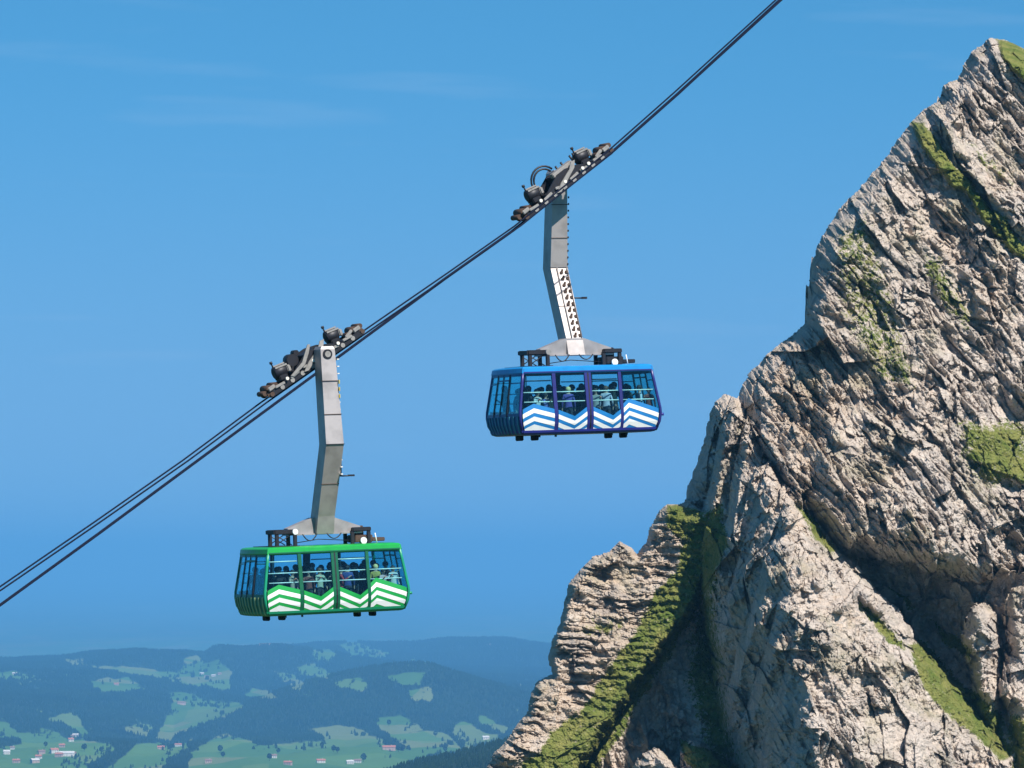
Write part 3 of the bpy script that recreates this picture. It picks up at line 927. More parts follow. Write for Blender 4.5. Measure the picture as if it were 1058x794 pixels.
for i, (px, py, lab) in enumerate(TREES):
    p = on_land(px, py)
    e = empty('broadleaf_tree', p)
    tag(e, 'dark ' + lab if not lab.startswith('dark') else lab, 'tree', 'single trees in the meadows')
    h = random.Random(i).uniform(13, 19)
    MB().tube([(0, 0, -1), (0, 0, h * .3), (.3, 0, h * .6)], [.5, .4, .2], 6).build('trunk', BARK, e)
    rl = np.random.default_rng(i)
    n = 150
    d = rl.normal(size=(n, 3)); d /= np.linalg.norm(d, axis=1)[:, None]
    rad = rl.uniform(.5, 1, n)[:, None] ** .5
    c = d * rad * np.array([h * .33, h * .33, h * .36]) + np.array([0, 0, h * .62])
    s_ = h * .10
    tri = np.array([[1, 0, 0], [-.5, .87, 0], [-.5, -.87, 0]]) * s_
    Vl, Fl = [], []
    for k in range(n):
        rot = np.array(Euler(rl.uniform(0, 6.28, 3)).to_matrix())
        Vl.append(tri @ rot.T + c[k]); Fl.append([3 * k, 3 * k + 1, 3 * k + 2])
    mesh_np('crown', np.concatenate(Vl), np.array(Fl), FOREST, e)

# ------------------------------------------------------------------ haze over the valley
hz = MB()
hz.box((0, 50000, -270), (220000, 130000, 1060))
hzo = hz.build('haze', None)
tag(hzo, kind='stuff')
hm = bpy.data.materials.new('haze_air')
hm.use_nodes = True
hn, hl = hm.node_tree.nodes, hm.node_tree.links
hn.clear()
ho = hn.new('ShaderNodeOutputMaterial')
pv = hn.new('ShaderNodeVolumePrincipled')
pv.inputs['Color'].default_value = (*HAZE_COLOR, 1)
pv.inputs['Density'].default_value = HAZE_DENSITY
pv.inputs['Anisotropy'].default_value = 0.0
hl.new(pv.outputs[0], ho.inputs['Volume'])
hzo.data.materials.append(hm)

# ------------------------------------------------------------------ ropeway geometry
YAW, ROLL = R(25), R(2.2)
UH = Vector((math.cos(YAW), math.sin(YAW), 0))
NV = Vector((-math.sin(YAW), math.cos(YAW), 0))          # away from the camera


def hit(px, py, p0):
    """ray through a pixel with the vertical plane of a track"""
    r_ = ray(px, py)
    return r_ * (p0.dot(NV) / r_.dot(NV))


P_GREEN = ray(333.5, 633.7) * 203.0
P_FAR = P_GREEN + NV * 5.0
P_BLUE = hit(593.5, 449, P_FAR)
STEEL = mat('rope_steel', (.008, .012, .03), .8, .0, scale=8, spec=.1)


def rope_line(pts, p0, off, name, label):
    w = [hit(x, y, p0) for x, y in pts]
    a = (w[1] - w[0]).normalized(); b = (w[-1] - w[-2]).normalized()
    # gentle sag towards the valley station, steeper towards the mountain
    pre = [w[0] - a * t + Vector((0, 0, .00045 * t * t)) for t in (330, 240, 160, 100, 50, 20)]
    post = [w[-1] + b * t + Vector((0, 0, .0002 * t * t)) for t in (15, 40, 70)]
    al = [p + NV * off for p in pre + w + post]
    o = MB().tube(al, .036, 10).build(name, STEEL)
    tag(o, label, 'rope', 'ropes of the aerial cableway')


g_pts = [(0, 608.5), (100, 540), (192, 475.8), (272, 416.5), (383, 339), (465, 282.5), (535, 233.5), (631, 156.5), (700, 95.5), (802, 2.5)]
b_pts = [(0, 625.5), (100, 553), (205, 475.5), (290, 413), (375, 350.5), (460, 288), (530, 238.5), (631, 158.5), (700, 97.5), (806, 0)]
rope_line(g_pts, P_GREEN, .36, 'track_rope', 'upper steel rope of the thick pair that carries the green cable car')
rope_line(g_pts, P_GREEN, -.36, 'track_rope', 'lower steel rope of the thick pair that carries the green cable car')
rope_line(b_pts, P_FAR, .13, 'track_rope', 'upper thin steel rope of the far track that carries the blue cable car')
rope_line(b_pts, P_FAR, -.13, 'track_rope', 'lower thin steel rope of the far track that carries the blue cable car')

# ------------------------------------------------------------------ cable cars
ZS = [0, .10, .45, .77, 1.0, 2.82]
WS = [1.44, 1.52, 1.63, 1.67, 1.665, 1.47]
LS = [3.02, 3.12, 3.24, 3.28, 3.27, 2.97]
w_ = lambda z: float(np.interp(z, ZS, WS))
l_ = lambda z: float(np.interp(z, ZS, LS))
BOW = .13
DARK = mat('black_steel', (.018, .018, .024), .5, .3)
RUBBER = mat('rubber', (.012, .012, .012), .9)
HGREY = mat('hanger_paint', (.40, .36, .345), .45, .45, var=.16, scale=1.6, bump=.3)
ALU = mat('bare_aluminium', (.30, .28, .26), .5, .25, scale=6)
RUST = mat('worn_brown_metal', (.085, .05, .035), .7, .3, scale=8)
WHITE = mat('white_print', (.74, .75, .74), .4, var=.04)
RAILM = mat('pale_handrail', (.75, .70, .62), .4, var=.05)
INNER = mat('dark_interior', (.03, .03, .04), .8)
YEL = mat('yellow_hazard', (.6, .45, .04), .6)
GLASS = glass_mat('window_glass', (.74, .93, .97), .015)
GLASS_E = glass_mat('end_glass', (.45, .85, .90), .02)
PAL = {
    'green': dict(main=mat('green_paint', (.012, .30, .05), .3, var=.08), sill=mat('teal_shaded_green', (.01, .26, .13), .35, var=.1), post=mat('dark_green_paint', (.005, .10, .045), .35),  # teal sill green carries the shade of the lower body in its colour
                  print=mat('green_print', (.01, .29, .055), .4, var=.05), end=mat('end_green_paint', (.01, .19, .12), .4), rib=mat('pale_rib', (.30, .42, .20), .5)),
    'blue': dict(main=mat('blue_paint', (.01, .20, .50), .3, var=.08), sill=mat('violet_blue_paint', (.025, .032, .25), .35, var=.1), post=mat('dark_violet_paint', (.02, .022, .15), .35),
                 print=mat('blue_print', (.01, .16, .42), .4, var=.05), end=mat('end_blue_paint', (.01, .10, .27), .4), rib=mat('blue_rib', (.03, .20, .33), .5))}

ZB = lambda x: 515 - (x - 250) * .04


def uz(x, y):
    return (x - 600) / 112.5, (ZB(x) - y) / 124.0


PANES = [(-3.2, -1.66), (-1.50, -.16), (.12, 1.40), (1.52, 3.2)]
CHEV = [[(235, 412), (305, 375), (425, 404)], [(425, 402), (515, 436), (590, 380)], [(605, 383), (715, 430), (765, 390)], [(763, 376), (800, 340), (965, 394)]]
ZLOW, ZTOP = .20, 2.55


def side_quad(mb, u0f, u1f, z0, z1, sgn, out, nz=4, thick=.03):
    """panel on a side wall; u limits may be functions of z"""
    zs = sorted(set([z0, z1] + [z for z in ZS if z0 < z < z1]))
    vs, fs = [], []
    for z in zs:
        a = u0f(z) if callable(u0f) else u0f
        b = u1f(z) if callable(u1f) else u1f
        for o_ in (out, out - thick):
            vs += [(a, sgn * (w_(z) + o_), z), (b, sgn * (w_(z) + o_), z)]
    n = len(zs)
    for i in range(n - 1):
        q, r2 = i * 4, (i + 1) * 4
        fs += [(q, q + 1, r2 + 1, r2), (q + 2, r2 + 2, r2 + 3, q + 3), (q, r2, r2 + 2, q + 2), (q + 1, q + 3, r2 + 3, r2 + 1)]
    fs += [(0, 2, 3, 1), (4 * n - 4, 4 * n - 3, 4 * n - 1, 4 * n - 2)]
    mb.add(vs, fs)


def band(mb, poly, off_top, off_bot, u0, u1, sgn, out):
    """zig-zag band on the side wall between two offsets (picture units) below the polyline"""
    xs = [p[0] for p in poly]; ys = [p[1] for p in poly]
    kinks = [(x - 600) / 112.5 for x in xs]
    us = sorted(set(list(np.linspace(u0, u1, 15)) + [k for k in kinks if u0 < k < u1]))
    rows_ = []
    for u in us:
        x = u * 112.5 + 600
        y = float(np.interp(x, xs, ys))
        zt = max((ZB(x) - (y + off_top)) / 124.0, ZLOW); zb = max((ZB(x) - (y + off_bot)) / 124.0, ZLOW)
        rows_.append((u, zb, zt))
    for (a, zb0, zt0), (b, zb1, zt1) in zip(rows_, rows_[1:]):
        if zt0 - zb0 < 1e-4 and zt1 - zb1 < 1e-4: continue
        N_ = 6
        vs, fs = [], []
        for k in range(N_ + 1):
            t = k / N_
            za, zc = zb0 + (zt0 - zb0) * t, zb1 + (zt1 - zb1) * t
            la, lc = l_(za) - .13, l_(zc) - .13
            vs += [(max(-la, min(la, a)), sgn * (w_(za) + out), za), (max(-lc, min(lc, b)), sgn * (w_(zc) + out), zc)]
        for k in range(N_): fs.append((2 * k, 2 * k + 1, 2 * k + 3, 2 * k + 2))
        mb.add(vs, fs)


def ring(z, grow=0.0, n=8):
    """plan outline of the cabin at height z"""
    l, w = l_(z) + grow, w_(z) + grow
    pts = []
    for sgn in (1, -1):
        for k in range(n + 1):
            s = -1 + 2 * k / n
            pts.append((sgn * (l + BOW * (1 - s * s)), sgn * s * w, z))
    return pts


def loft(mb, levels, cap=True, smooth=False):
    rs = [ring(z, g_) for z, g_ in levels]
    n = len(rs[0]); vs = [p for r_ in rs for p in r_]; fs = []
    for i in range(len(rs) - 1):
        for k in range(n):
            fs.append((i * n + k, i * n + (k + 1) % n, (i + 1) * n + (k + 1) % n, (i + 1) * n + k))
    if cap: fs += [tuple(reversed(range(n))), tuple(range((len(rs) - 1) * n, len(rs) * n))]
    mb.add(vs, fs, smooth)


def end_panel(mb, sgn, s0, s1, z0, z1, out, thick=.03, n=4):
    zs = sorted(set([z0, z1] + [z for z in ZS if z0 < z < z1]))
    vs, fs = [], []
    for z in zs:
        for k in range(n + 1):
            s = s0 + (s1 - s0) * k / n
            for o_ in (out, out - thick):
                vs.append((sgn * (l_(z) + BOW * (1 - s * s) + o_), s * w_(z), z))
    m = (n + 1) * 2
    for i in range(len(zs) - 1):
        for k in range(n):
            a = i * m + 2 * k
            fs += [(a, a + 2, a + m + 2, a + m), (a + 1, a + m + 1, a + m + 3, a + 3)]
        fs += [(i * m, i * m + m, i * m + m + 1, i * m + 1), (i * m + m - 2, i * m + m - 1, i * m + 2 * m - 1, i * m + 2 * m - 2)]
    t_ = (len(zs) - 1) * m
    for k in range(n):
        fs += [(2 * k, 2 * k + 1, 2 * k + 3, 2 * k + 2), (t_ + 2 * k, t_ + 2 * k + 2, t_ + 2 * k + 3, t_ + 2 * k + 1)]
    mb.add(vs, fs)


def cable_car(colour, p, near, slope, label, scale=1.0):
    """near=-1: hanger bows towards the camera, near=+1: away from it"""
    C = PAL[colour]
    e = empty('cable_car', p)
    e.rotation_euler = (Matrix.Rotation(YAW, 3, 'Z') @ Matrix.Rotation(-ROLL, 3, 'Y')).to_euler()
    e.scale = (scale,) * 3
    tag(e, label, 'cable car', 'cable cars of the aerial cableway')
    # underbody, floor
    m = MB(); loft(m, [(0, -.10), (.02, -.02), (.10, .012), (ZLOW, .02)]); m.build('floor', C['sill'], e)
    # roof with its coloured beam
    m = MB(); loft(m, [(ZTOP, .02), (2.60, .035), (2.78, .03), (2.83, -.03), (2.86, -.20)]); ro = m.build('roof', C['main'], e)
    m = MB()
    for s in (-1, 1): side_quad(m, -2.96, 2.96, 2.585, 2.635, s, .052)
    m.each('gutter', C['post'], ro)
    MB().box((0, 0, ZTOP - .02), (5.6, 2.6, .03)).build('ceiling', INNER, ro)
    # corner posts
    for sx in (-1, 1):
        for sy in (-1, 1):
            m = MB(); m.tube([(sx * (l_(z) - .03), sy * (w_(z) - .03), z) for z in (.08, .45, .77, 1.0, 1.6, 2.2, 2.75)], .065, 8)
            m.build('corner_post', C['sill'] if colour == 'green' else C['post'], e)
    # side walls: windows, pillars, chevron prints
    for s in (-1, 1):
        for k, (a, b) in enumerate(PANES):
            f0 = (lambda z: -l_(z) + .10) if k == 0 else a
            f1 = (lambda z: l_(z) - .10) if k == 3 else b
            m = MB(); side_quad(m, f0, f1, ZLOW, ZTOP, s, -.01, thick=.012)
            wd = m.build('window', GLASS, e)
            if s == 1:
                continue
            m = MB(); band(m, CHEV[k], -24, 400, a if k else -3.3, b if k < 3 else 3.3, s, .006)
            pr = m.build('chevron_panel', C['print'], e)
            m = MB()
            for t0, t1 in ((0, 23), (42, 65), (82, 112)):
                band(m, CHEV[k], t0, t1, a if k else -3.3, b if k < 3 else 3.3, s, .012)
            m.build('chevron_stripe', WHITE, pr)
        for a, b, nm in ((-1.68, -1.52, 0), (-.18, .12, 0), (1.38, 1.52, 0)):
            m = MB(); side_quad(m, a, b, ZLOW, ZTOP, s, .015, thick=.09)
            m.build('pillar', C['post'] if s == -1 else INNER, e)
        if s == -1:
            m = MB(); side_quad(m, -.05, .01, ZLOW, ZTOP, s, .022, thick=.02); m.build('door_seal', DARK, e)
        if s == 1:
            m = MB(); side_quad(m, -3.1, 3.1, ZLOW, 1.05, s, .004); m.build('side_panel', C['sill'], e)
    # handrails inside
    for s, hs in ((-1, (1.37, 1.77)), (1, (1.37, 1.77, 2.24))):
        for h in hs:
            for a, b in ((-3.0, -1.7), (-1.5, -.2), (.15, 1.36), (1.55, 3.0)):
                if h > 2.2 and a == -1.5: continue
                y = s * (w_(h) - .10)
                MB().tube([(a, y, h), (b, y, h)], .026, 6).build('handrail', RAILM, e)
    # dark near rail in first and third window
    for (a, b) in ((-3.0, -1.7), (.15, 1.36)):
        MB().tube([(a, -1.42, 2.25), (b, -1.42, 2.25)], .03, 6).build('grab_bar', DARK if colour == 'blue' else RAILM, e)
    for u in (-2.3, .75):
        MB().tube([(u, -.3, 1.2), (u, -.3, 2.52)], .03, 6).build('grab_pole', RAILM, e)
    # end walls
    for sx in (-1, 1):
        m = MB(); end_panel(m, sx, -.97, .97, ZLOW, .92, -.005, n=10); sk = m.build('end_panel', C['end'], e)
        for k in range(10):
            s = -.9 + k * .2
            m = MB(); end_panel(m, sx, s - .028, s + .028, .04, .80, .035, n=1); m.build('rib', C['rib'], sk)
        for s0, s1 in ((-.95, -.40), (-.34, .0), (.03, .37), (.43, .95)):
            m = MB(); end_panel(m, sx, s0, s1, .92, 2.50, -.01, thick=.012, n=4); m.build('end_window', GLASS_E, e)
        for s0, s1 in ((-.41, -.33), (-.01, .04), (.36, .44), (-1.0, -.94), (.94, 1.0)):
            m = MB(); end_panel(m, sx, s0, s1, .80, ZTOP, .01, n=1); m.build('end_mullion', C['end'] if abs(s0) > .9 else DARK, e)
        m = MB(); end_panel(m, sx, -.94, .94, 2.46, ZTOP, .008, n=8); end_panel(m, sx, -.94, -.42, 2.16, 2.20, .008, n=3); end_panel(m, sx, .44, .94, 2.16, 2.20, .008, n=3)
        end_panel(m, sx, -.33, .36, 2.28, 2.34, .012, n=3)
        m.each('end_crossbar', C['end'], e)
    # rubber feet below, small couplings at the corner
    for u in (-2.62, -1.92, 1.5, 2.2):
        m = MB(); m.box((u, -.15, -.09), (.17, .5, .24), bev=.03)
        m.each('rubber_foot', RUBBER, e)
    for u in (-2.1, -1.35, 1.25, 1.95):
        MB().box((u, -1.0, -.04), (.07, .08, .10)).build('bracket', DARK, e)
    MB().tube([(3.28, -1.55, .72), (3.42, -1.58, .72)], .06, 8).build('side_bumper', C['sill'], e)
    # roof gear: mounting frame, box, lamp
    zr = 2.86
    for u in (-2.12, -1.3, 1.3, 2.05):
        m = MB()
        for y in (-.38, .38): m.box((u, y, zr + .25), (.15, .13, .52), bev=.015)
        m.each('frame_leg', DARK, e)
    m = MB()
    for y in (-.38, .38):
        m.box((-1.72, y, zr + .60), (1.05, .20, .20), bev=.03)
        m.tube([(-2.2, y, zr + .05), (-1.45, y, zr + .5)], .022, 5); m.tube([(-1.45, y, zr + .05), (-2.2, y, zr + .5)], .022, 5)
    for u in (-2.2, -1.3): m.box((u, 0, zr + .60), (.16, .9, .16))
    m.build('mounting_frame', DARK, e)
    m = MB()
    for y in (-.38, .38): m.box((1.72, y, zr + .60), (.85, .18, .18), bev=.03)
    for u in (1.4, 2.05): m.box((u, 0, zr + .60), (.15, .9, .15))
    m.build('mounting_frame', DARK, e)
    MB().tube([(-1.42, -.76, zr + .60), (-1.42, -.66, zr + .60)], .12, 14).build('frame_joint', WHITE if colour == 'green' else ALU, e)
    m = MB(); m.box((2.45, .3, zr + .15), (.75, 1.2, .16), bev=.02); m.box((1.85, .1, zr + .20), (.8, .9, .32), bev=.03); m.box((1.75, .1, zr + .5), (.35, .5, .5), bev=.03)
    m.each('equipment_box', DARK if colour == 'blue' else RUST, e)
    MB().tube([(1.78, -.5, zr + .12), (1.78, -.38, zr + .12)], .14, 12).build('lamp', WHITE, e)
    MB().tube([(2.35, -.55, zr - .02), (2.27, -.55, zr + .42)], .025, 6).build('aerial', WHITE, e)
    MB().box((-2.0, 0, zr + .0), (1.2, 2.2, .06)).build('roof_walkway', DARK, e)
    for (ua, ub, dp) in ((-1.0, -.35, .28), (.1, .75, .22)):
        pts = [(ua + (ub - ua) * t, -.5, zr + .48 - dp * 4 * t * (1 - t)) for t in np.linspace(0, 1, 9)]
        MB().tube(pts, .025, 6).build('cable_loop', DARK, e)
    m = MB(); m.tube([(-1.3, -.3, zr + .12), (-.2, -.3, zr + .25), (1.2, -.3, zr + .15)], .018, 5); m.build('cable', DARK, e)
    # spreader foot
    n_ = near
    zf = zr + .50
    m = MB(); m.prism([(-1.55, zf), (1.75, zf), (1.75, zf + .24), (.50, zf + .66), (-.40, zf + .66), (-1.55, zf + .24)], -.22, .22)
    m.prism([(-1.60, zf - .06), (1.80, zf - .06), (1.80, zf - .002), (-1.60, zf - .002)], -.30, .30)
    m.build('spreader', HGREY, e)
    # hanger: a bent box beam
    zk, zt = 7.05, 11.15
    y_f, y_k = n_ * .06, n_ * 1.42
    def ring4(z, y, hw, hd): return [(-hw + .06, y - hd, z), (hw + .06, y - hd, z), (hw + .06, y + hd, z), (-hw + .06, y + hd, z)]
    y_t = n_ * .98
    st = [(zf - .04, y_f - n_ * .05, .39, .40), (zf + .7, y_f + n_ * .15, .38, .40), (zk, y_k, .40, .38), (zt - .12, y_t, .32, .37), (zt, y_t, .26, .33)]
    vs = [v for s in st for v in ring4(*s)]
    fs = [(0, 3, 2, 1), (16, 17, 18, 19)]
    for i in range(4):
        for k in range(4): fs.append((i * 4 + k, i * 4 + (k + 1) % 4, i * 4 + 4 + (k + 1) % 4, i * 4 + 4 + k))
    hg = MB().add(vs, fs).build('hanger', HGREY, e)
    m = MB(); m.box((.06, y_k - .395 if n_ < 0 else y_k - .385, zk), (.84, .02, .035)); m.build('weld_seam', DARK, hg)
    m = MB()
    for z_ in (5.4, 8.3, 9.7):
        yy = np.interp(z_, [zf + .7, zk, zt], [y_f + n_ * .15, y_k, y_t]) - .39
        m.box((.06, yy, z_), (.80, .03, .03))
    m.each('weld_seam', RUST, hg)
    # axle of the hanger through the carriage
    yy0 = y_t + n_ * .44
    MB().tube([(.03, yy0, 10.82), (.03, -n_ * .5, 10.82)], .21, 18).build('pivot_axle', DARK, hg)
    MB().tube([(.03, yy0 + n_ * .02, 10.82), (.03, yy0, 10.82)], .13, 14).build('axle_cap', ALU, hg)
    # ladder: on the near face of the lower half (blue), on the right edge (green)
    if n_ > 0:
        nr_ = 11
        m = MB()
        for k in range(nr_):
            t = k / nr_ + .02
            z = zf + .7 + (zk - zf - .7) * t; y = y_f + .15 + (y_k - y_f - .15) * t - .43
            m.box((.10, y + .01, z), (.13, .07, .09)); m.box((.14, y + .01, z + .10), (.07, .06, .10)); m.box((.33, y + .01, z + .03), (.11, .06, .12))  # small dark blocks stand in for the shadows in the ladder's holes
        m.each('ladder_rung_and_shade', RUST, hg)
        for u in (-.07, .40):
            z0, z1 = zf + .7, zk
            MB().tube([(u, y_f + .15 - .44, z0), (u, y_k - .44, z1)], .028, 6).build('ladder_rail', HGREY, hg)
        MB().tube([(.50, y_k - .2, zk), (.44, y_k - .3, 10.1)], .05, 6).build('side_rail', DARK, hg)
        m = MB()
        for k in range(11): m.box((.46, y_k - .40 - k * .03, zk + .15 + k * .28), (.05, .05, .08))
        m.each('climbing_step', DARK, hg)
        m = MB(); m.tube([(.30, .55, 5.75), (1.05, .55, 5.73)], .035, 6); m.box((.95, .55, 5.74), (.22, .1, .09)); m.build('side_arm', DARK, hg)
    else:
        MB().tube([(.53, y_k + .25, 5.7), (.53, y_k + .1, 8.0), (.47, y_t, 10.9)], .05, 6).build('ladder_rail', RUST, hg)
        MB().tube([(.46, y_k + .42, 5.9), (.50, y_k + .30, 8.0), (.42, y_t + .22, 10.9)], .035, 6).build('ladder_rail', DARK, hg)
        m = MB()
        for k in range(17): m.box((.47, y_k + .1, 5.8 + k * .3), (.09, .28, .04))
        m.each('ladder_rung_and_shade', RAILM, hg)
        m = MB(); m.tube([(.45, y_k, 5.72), (1.05, y_k, 5.72)], .035, 6); m.box((.9, y_k, 5.73), (.26, .1, .08)); m.build('side_arm', DARK, hg)
        m = MB()
        for k in range(3): m.box((.42, y_k - .17, 9.05 + k * .3), (.03, .10, .16))
        m.each('hazard_mark', YEL, hg)
    # carriage on the ropes
    M = Matrix.Translation((0, 0, 10.36)) @ Matrix.Rotation(-(slope - ROLL), 4, 'Y')
    hf = .36 if near < 0 else .13
    yc = .50
    m = MB()
    for s in (-1, 1):
        m.prism([(-2.45, .10), (2.45, .10), (2.35, .26), (1.3, .30), (.75, .62), (.2, .78), (-.25, .78), (-.8, .55), (-1.3, .30), (-2.35, .26)], s * yc - .04, s * yc + .04)
        m.box((0, s * yc, .10), (4.9, .16, .14), bev=.02)
    for u in (-2.2, -1.55, -.9, .9, 1.55, 2.2): m.box((u, 0, .24), (.18, .95, .12))
    m.box((0, 0, .55), (.7, .94, .36), bev=.04)
    m.xf(M); cf = m.build('carriage', DARK, e)
    # wheels running on top of the ropes
    for k in range(10):
        u = -2.45 + k * 4.9 / 9
        m = MB()
        for s in (-1, 1): m.tube([(u, s * hf - .05, .16), (u, s * hf + .05, .16)], .15, 12)
        m.tube([(u, -.58, .16), (u, .58, .16)], .05, 8)
        m.xf(M); m.build('wheel', RUST if k in (0, 9) else DARK, cf)
        m = MB(); m.tube([(u, -.60, .16), (u, -.57, .16)], .10, 10); m.xf(M); m.build('wheel_hub', RUST if k in (0, 9) else ALU, cf)
    # bogie plates, links
    m = MB()
    for u, t in ((-1.95, .1), (-1.15, -.12), (-.45, .3), (.35, -.1), (.95, .15), (1.7, .1)):
        m.box((u, -.60, .30), (.48, .05, .12), Matrix.Rotation(t, 3, 'Y'), bev=.02)
    m.prism([(-.75, .18), (-.55, .12), (.55, .60), (.75, .85), (.55, .88), (.30, .66), (-.35, .42)], -.66, -.60)
    m.box((1.85, -.6, .42), (.42, .06, .14), Matrix.Rotation(-.3, 3, 'Y'), bev=.03)
    m.xf(M); m.each('link_plate', ALU, cf)
    m = MB()
    for u, t in ((-.15, 0), (.85, .3), (1.2, 0), (-1.55, 0)): m.tube([(u, -.68, .36), (u, -.60, .36)], .07, 12)
    m.xf(M); m.each('bolt_cap', RAILM, cf)
    # track brakes: slanted drums above the carriage
    for u in (-1.45, 1.35):
        R0 = M @ Matrix.Translation((u, 0, .66)) @ Matrix.Rotation(R(12), 4, 'Y')
        m = MB(); m.tube([(-.30, 0, 0), (-.26, 0, 0), (.24, 0, 0), (.30, 0, 0)], [.20, .27, .27, .18], 14); m.box((0, 0, -.25), (.40, .6, .22), bev=.04)
        m.xf(R0); hb = m.build('track_brake', DARK, cf)
        m = MB(); m.box((.05, -.20, .22), (.55, .07, .07)); m.box((.05, .02, .29), (.55, .07, .05)); m.box((.36, -.1, .02), (.16, .35, .30), bev=.04)
        m.xf(R0); m.build('brake_cover', ALU, hb)
        m = MB(); m.tube([(-.22, 0, .22), (-.24, 0, .46)], .035, 6); m.tube([(-.24, 0, .42), (-.24, 0, .52)], .07, 8); m.xf(R0); m.build('brake_knob', DARK, hb)
    # end fairings with brownish rollers
    for u in (-2.35, 2.25):
        m = MB(); m.tube([(u, -.40, .36), (u, .40, .36)], .16, 12); m.tube([(u + .30, -.38, .38), (u + .30, .38, .38)], .11, 12); m.tube([(u - .28, -.35, .30), (u - .28, .35, .30)], .11, 12)
        m.xf(M); m.each('guide_roller', RUST, cf)
        m = MB(); m.box((u + .05, -.5, .38), (.34, .06, .18), bev=.04); m.xf(M); m.build('roller_bracket', ALU, cf)
    if near > 0:      # big cable guide ring and small bolts on top
        m = MB()
        for rr in (.62, .50):
            pts = [(-.62 + rr * math.cos(q), .05, .78 + rr * math.sin(q)) for q in np.linspace(R(20), R(230), 15)]
            m.tube(pts, .045, 6)
        m.xf(M); m.each('guide_ring', DARK, cf)
        for u in (.15, .45, .95, 1.12):
            m = MB(); m.tube([(u, 0, .7), (u - .02, 0, 1.0)], .05, 6); m.xf(M); m.build('bolt', DARK, cf)
        m = MB(); m.box((.15, -.3, .80), (1.1, .35, .20), bev=.03); m.xf(M); m.build('cover_plate', ALU, cf)
    else:
        m = MB(); m.tube([(-.75, -.2, .78), (-.75, .3, .78)], .26, 14); m.tube([(-.45, -.2, .95), (-.45, .2, .95)], .12, 12); m.xf(M); m.each('guide_roller', DARK, cf)
        m = MB(); m.prism([(-1.35, .36), (-1.25, .28), (-.55, .42), (-.15, .74), (.1, 1.0), (0, 1.06), (-.62, .56)], -.66, -.60); m.xf(M); m.build('brake_lever', ALU, cf)
    return e


car_g = cable_car('green', P_GREEN, -1, math.atan(.66), 'green cable car with white chevrons, hanging lower left on the thick rope pair')
SB = P_BLUE.length / 203.0
car_b = cable_car('blue', P_BLUE, 1, math.atan(.74), 'blue cable car with white chevrons, hanging higher beside the rocky peak', SB)

# ------------------------------------------------------------------ passengers
SKIN = mat('skin', (.36, .22, .155), .6, var=.05)
HAIRS = {'dark': mat('dark_hair', (.012, .009, .008), .7), 'blond': mat('blond_hair', (.55, .40, .18), .7), 'brown': mat('brown_hair', (.07, .035, .02), .7), 'grey': mat('grey_hair', (.4, .38, .36), .7)}
TROUSERS = mat('dark_trousers', (.02, .022, .03), .9)


def body_mesh(pose):
    me = bpy.data.meshes.new('person_base')
    lift = {'stand': (0, 0), 'hold': (1, 0), 'both': (1, 1)}[pose]
    V = [(0, 0, .93), (0, 0, 1.12), (0, .01, 1.35), (0, .01, 1.47), (0, 0, 1.56), (0, -.01, 1.63), (0, -.01, 1.71)]
    Rd = [.155, .14, .165, .06, .075, .10, .07]
    Ed = [(0, 1), (1, 2), (2, 3), (3, 4), (4, 5), (5, 6)]
    def add(v, r_, p):
        V.append(v); Rd.append(r_); Ed.append((p, len(V) - 1)); return len(V) - 1
    add((0, -.115, 1.60), .018, 5)                       # nose
    for s, up in ((-1, lift[0]), (1, lift[1])):
        h_ = add((s * .10, 0, .86), .10, 0)
        k = add((s * .11, -.02, .48), .065, h_)
        a = add((s * .11, .02, .08), .042, k)
        add((s * .12, -.15, .04), .035, a)
        sh = add((s * .18, .01, 1.40), .065, 2)
        if up:
            el = add((s * .27, -.12, 1.18), .045, sh); wr = add((s * .24, -.33, 1.32), .032, el)
            pa = add((s * .24, -.40, 1.36), .03, wr)
            add((s * .205, -.40, 1.385), .012, pa); dz = (.0, .06)
            for q in (-.03, -.01, .01, .03): add((s * .24 + q, -.45, 1.40 - abs(q) * .3), .010, pa)
        else:
            el = add((s * .26, .03, 1.12), .045, sh); wr = add((s * .27, -.05, .88), .032, el)
            pa = add((s * .27, -.06, .81), .03, wr)
            add((s * .24, -.10, .79), .012, pa)
            for q in (-.03, -.01, .01, .03): add((s * .27, -.06 + q, .73 + abs(q) * .4), .010, pa)
    me.from_pydata(V, Ed, [])
    o = bpy.data.objects.new('tmp_person', me)
    COL.objects.link(o)
    sk = o.modifiers.new('skin', 'SKIN')
    for i, sv in enumerate(me.skin_vertices[0].data):
        sv.radius = (Rd[i], Rd[i] * (.68 if i in (0, 1, 2) else 1))
    me.skin_vertices[0].data[0].use_root = True
    sb = o.modifiers.new('sub', 'SUBSURF'); sb.levels = 1; sb.render_levels = 1
    dg = bpy.context.evaluated_depsgraph_get()
    out = bpy.data.meshes.new_from_object(o.evaluated_get(dg))
    bpy.data.objects.remove(o)
    n = len(out.polygons)
    ce = np.zeros(n * 3); out.polygons.foreach_get('center', ce); ce = ce.reshape(-1, 3)
    mi = np.where(ce[:, 2] > 1.47, 0, np.where(ce[:, 2] < .93, 2, 1))
    hand = (np.abs(ce[:, 0]) > .19) & ((ce[:, 2] < .9) | (ce[:, 1] < -.30))
    mi = np.where(hand & (ce[:, 2] > .6), 0, mi)
    out.polygons.foreach_set('material_index', mi.astype(np.int32))
    out.polygons.foreach_set('use_smooth', np.ones(n, bool))
    return out


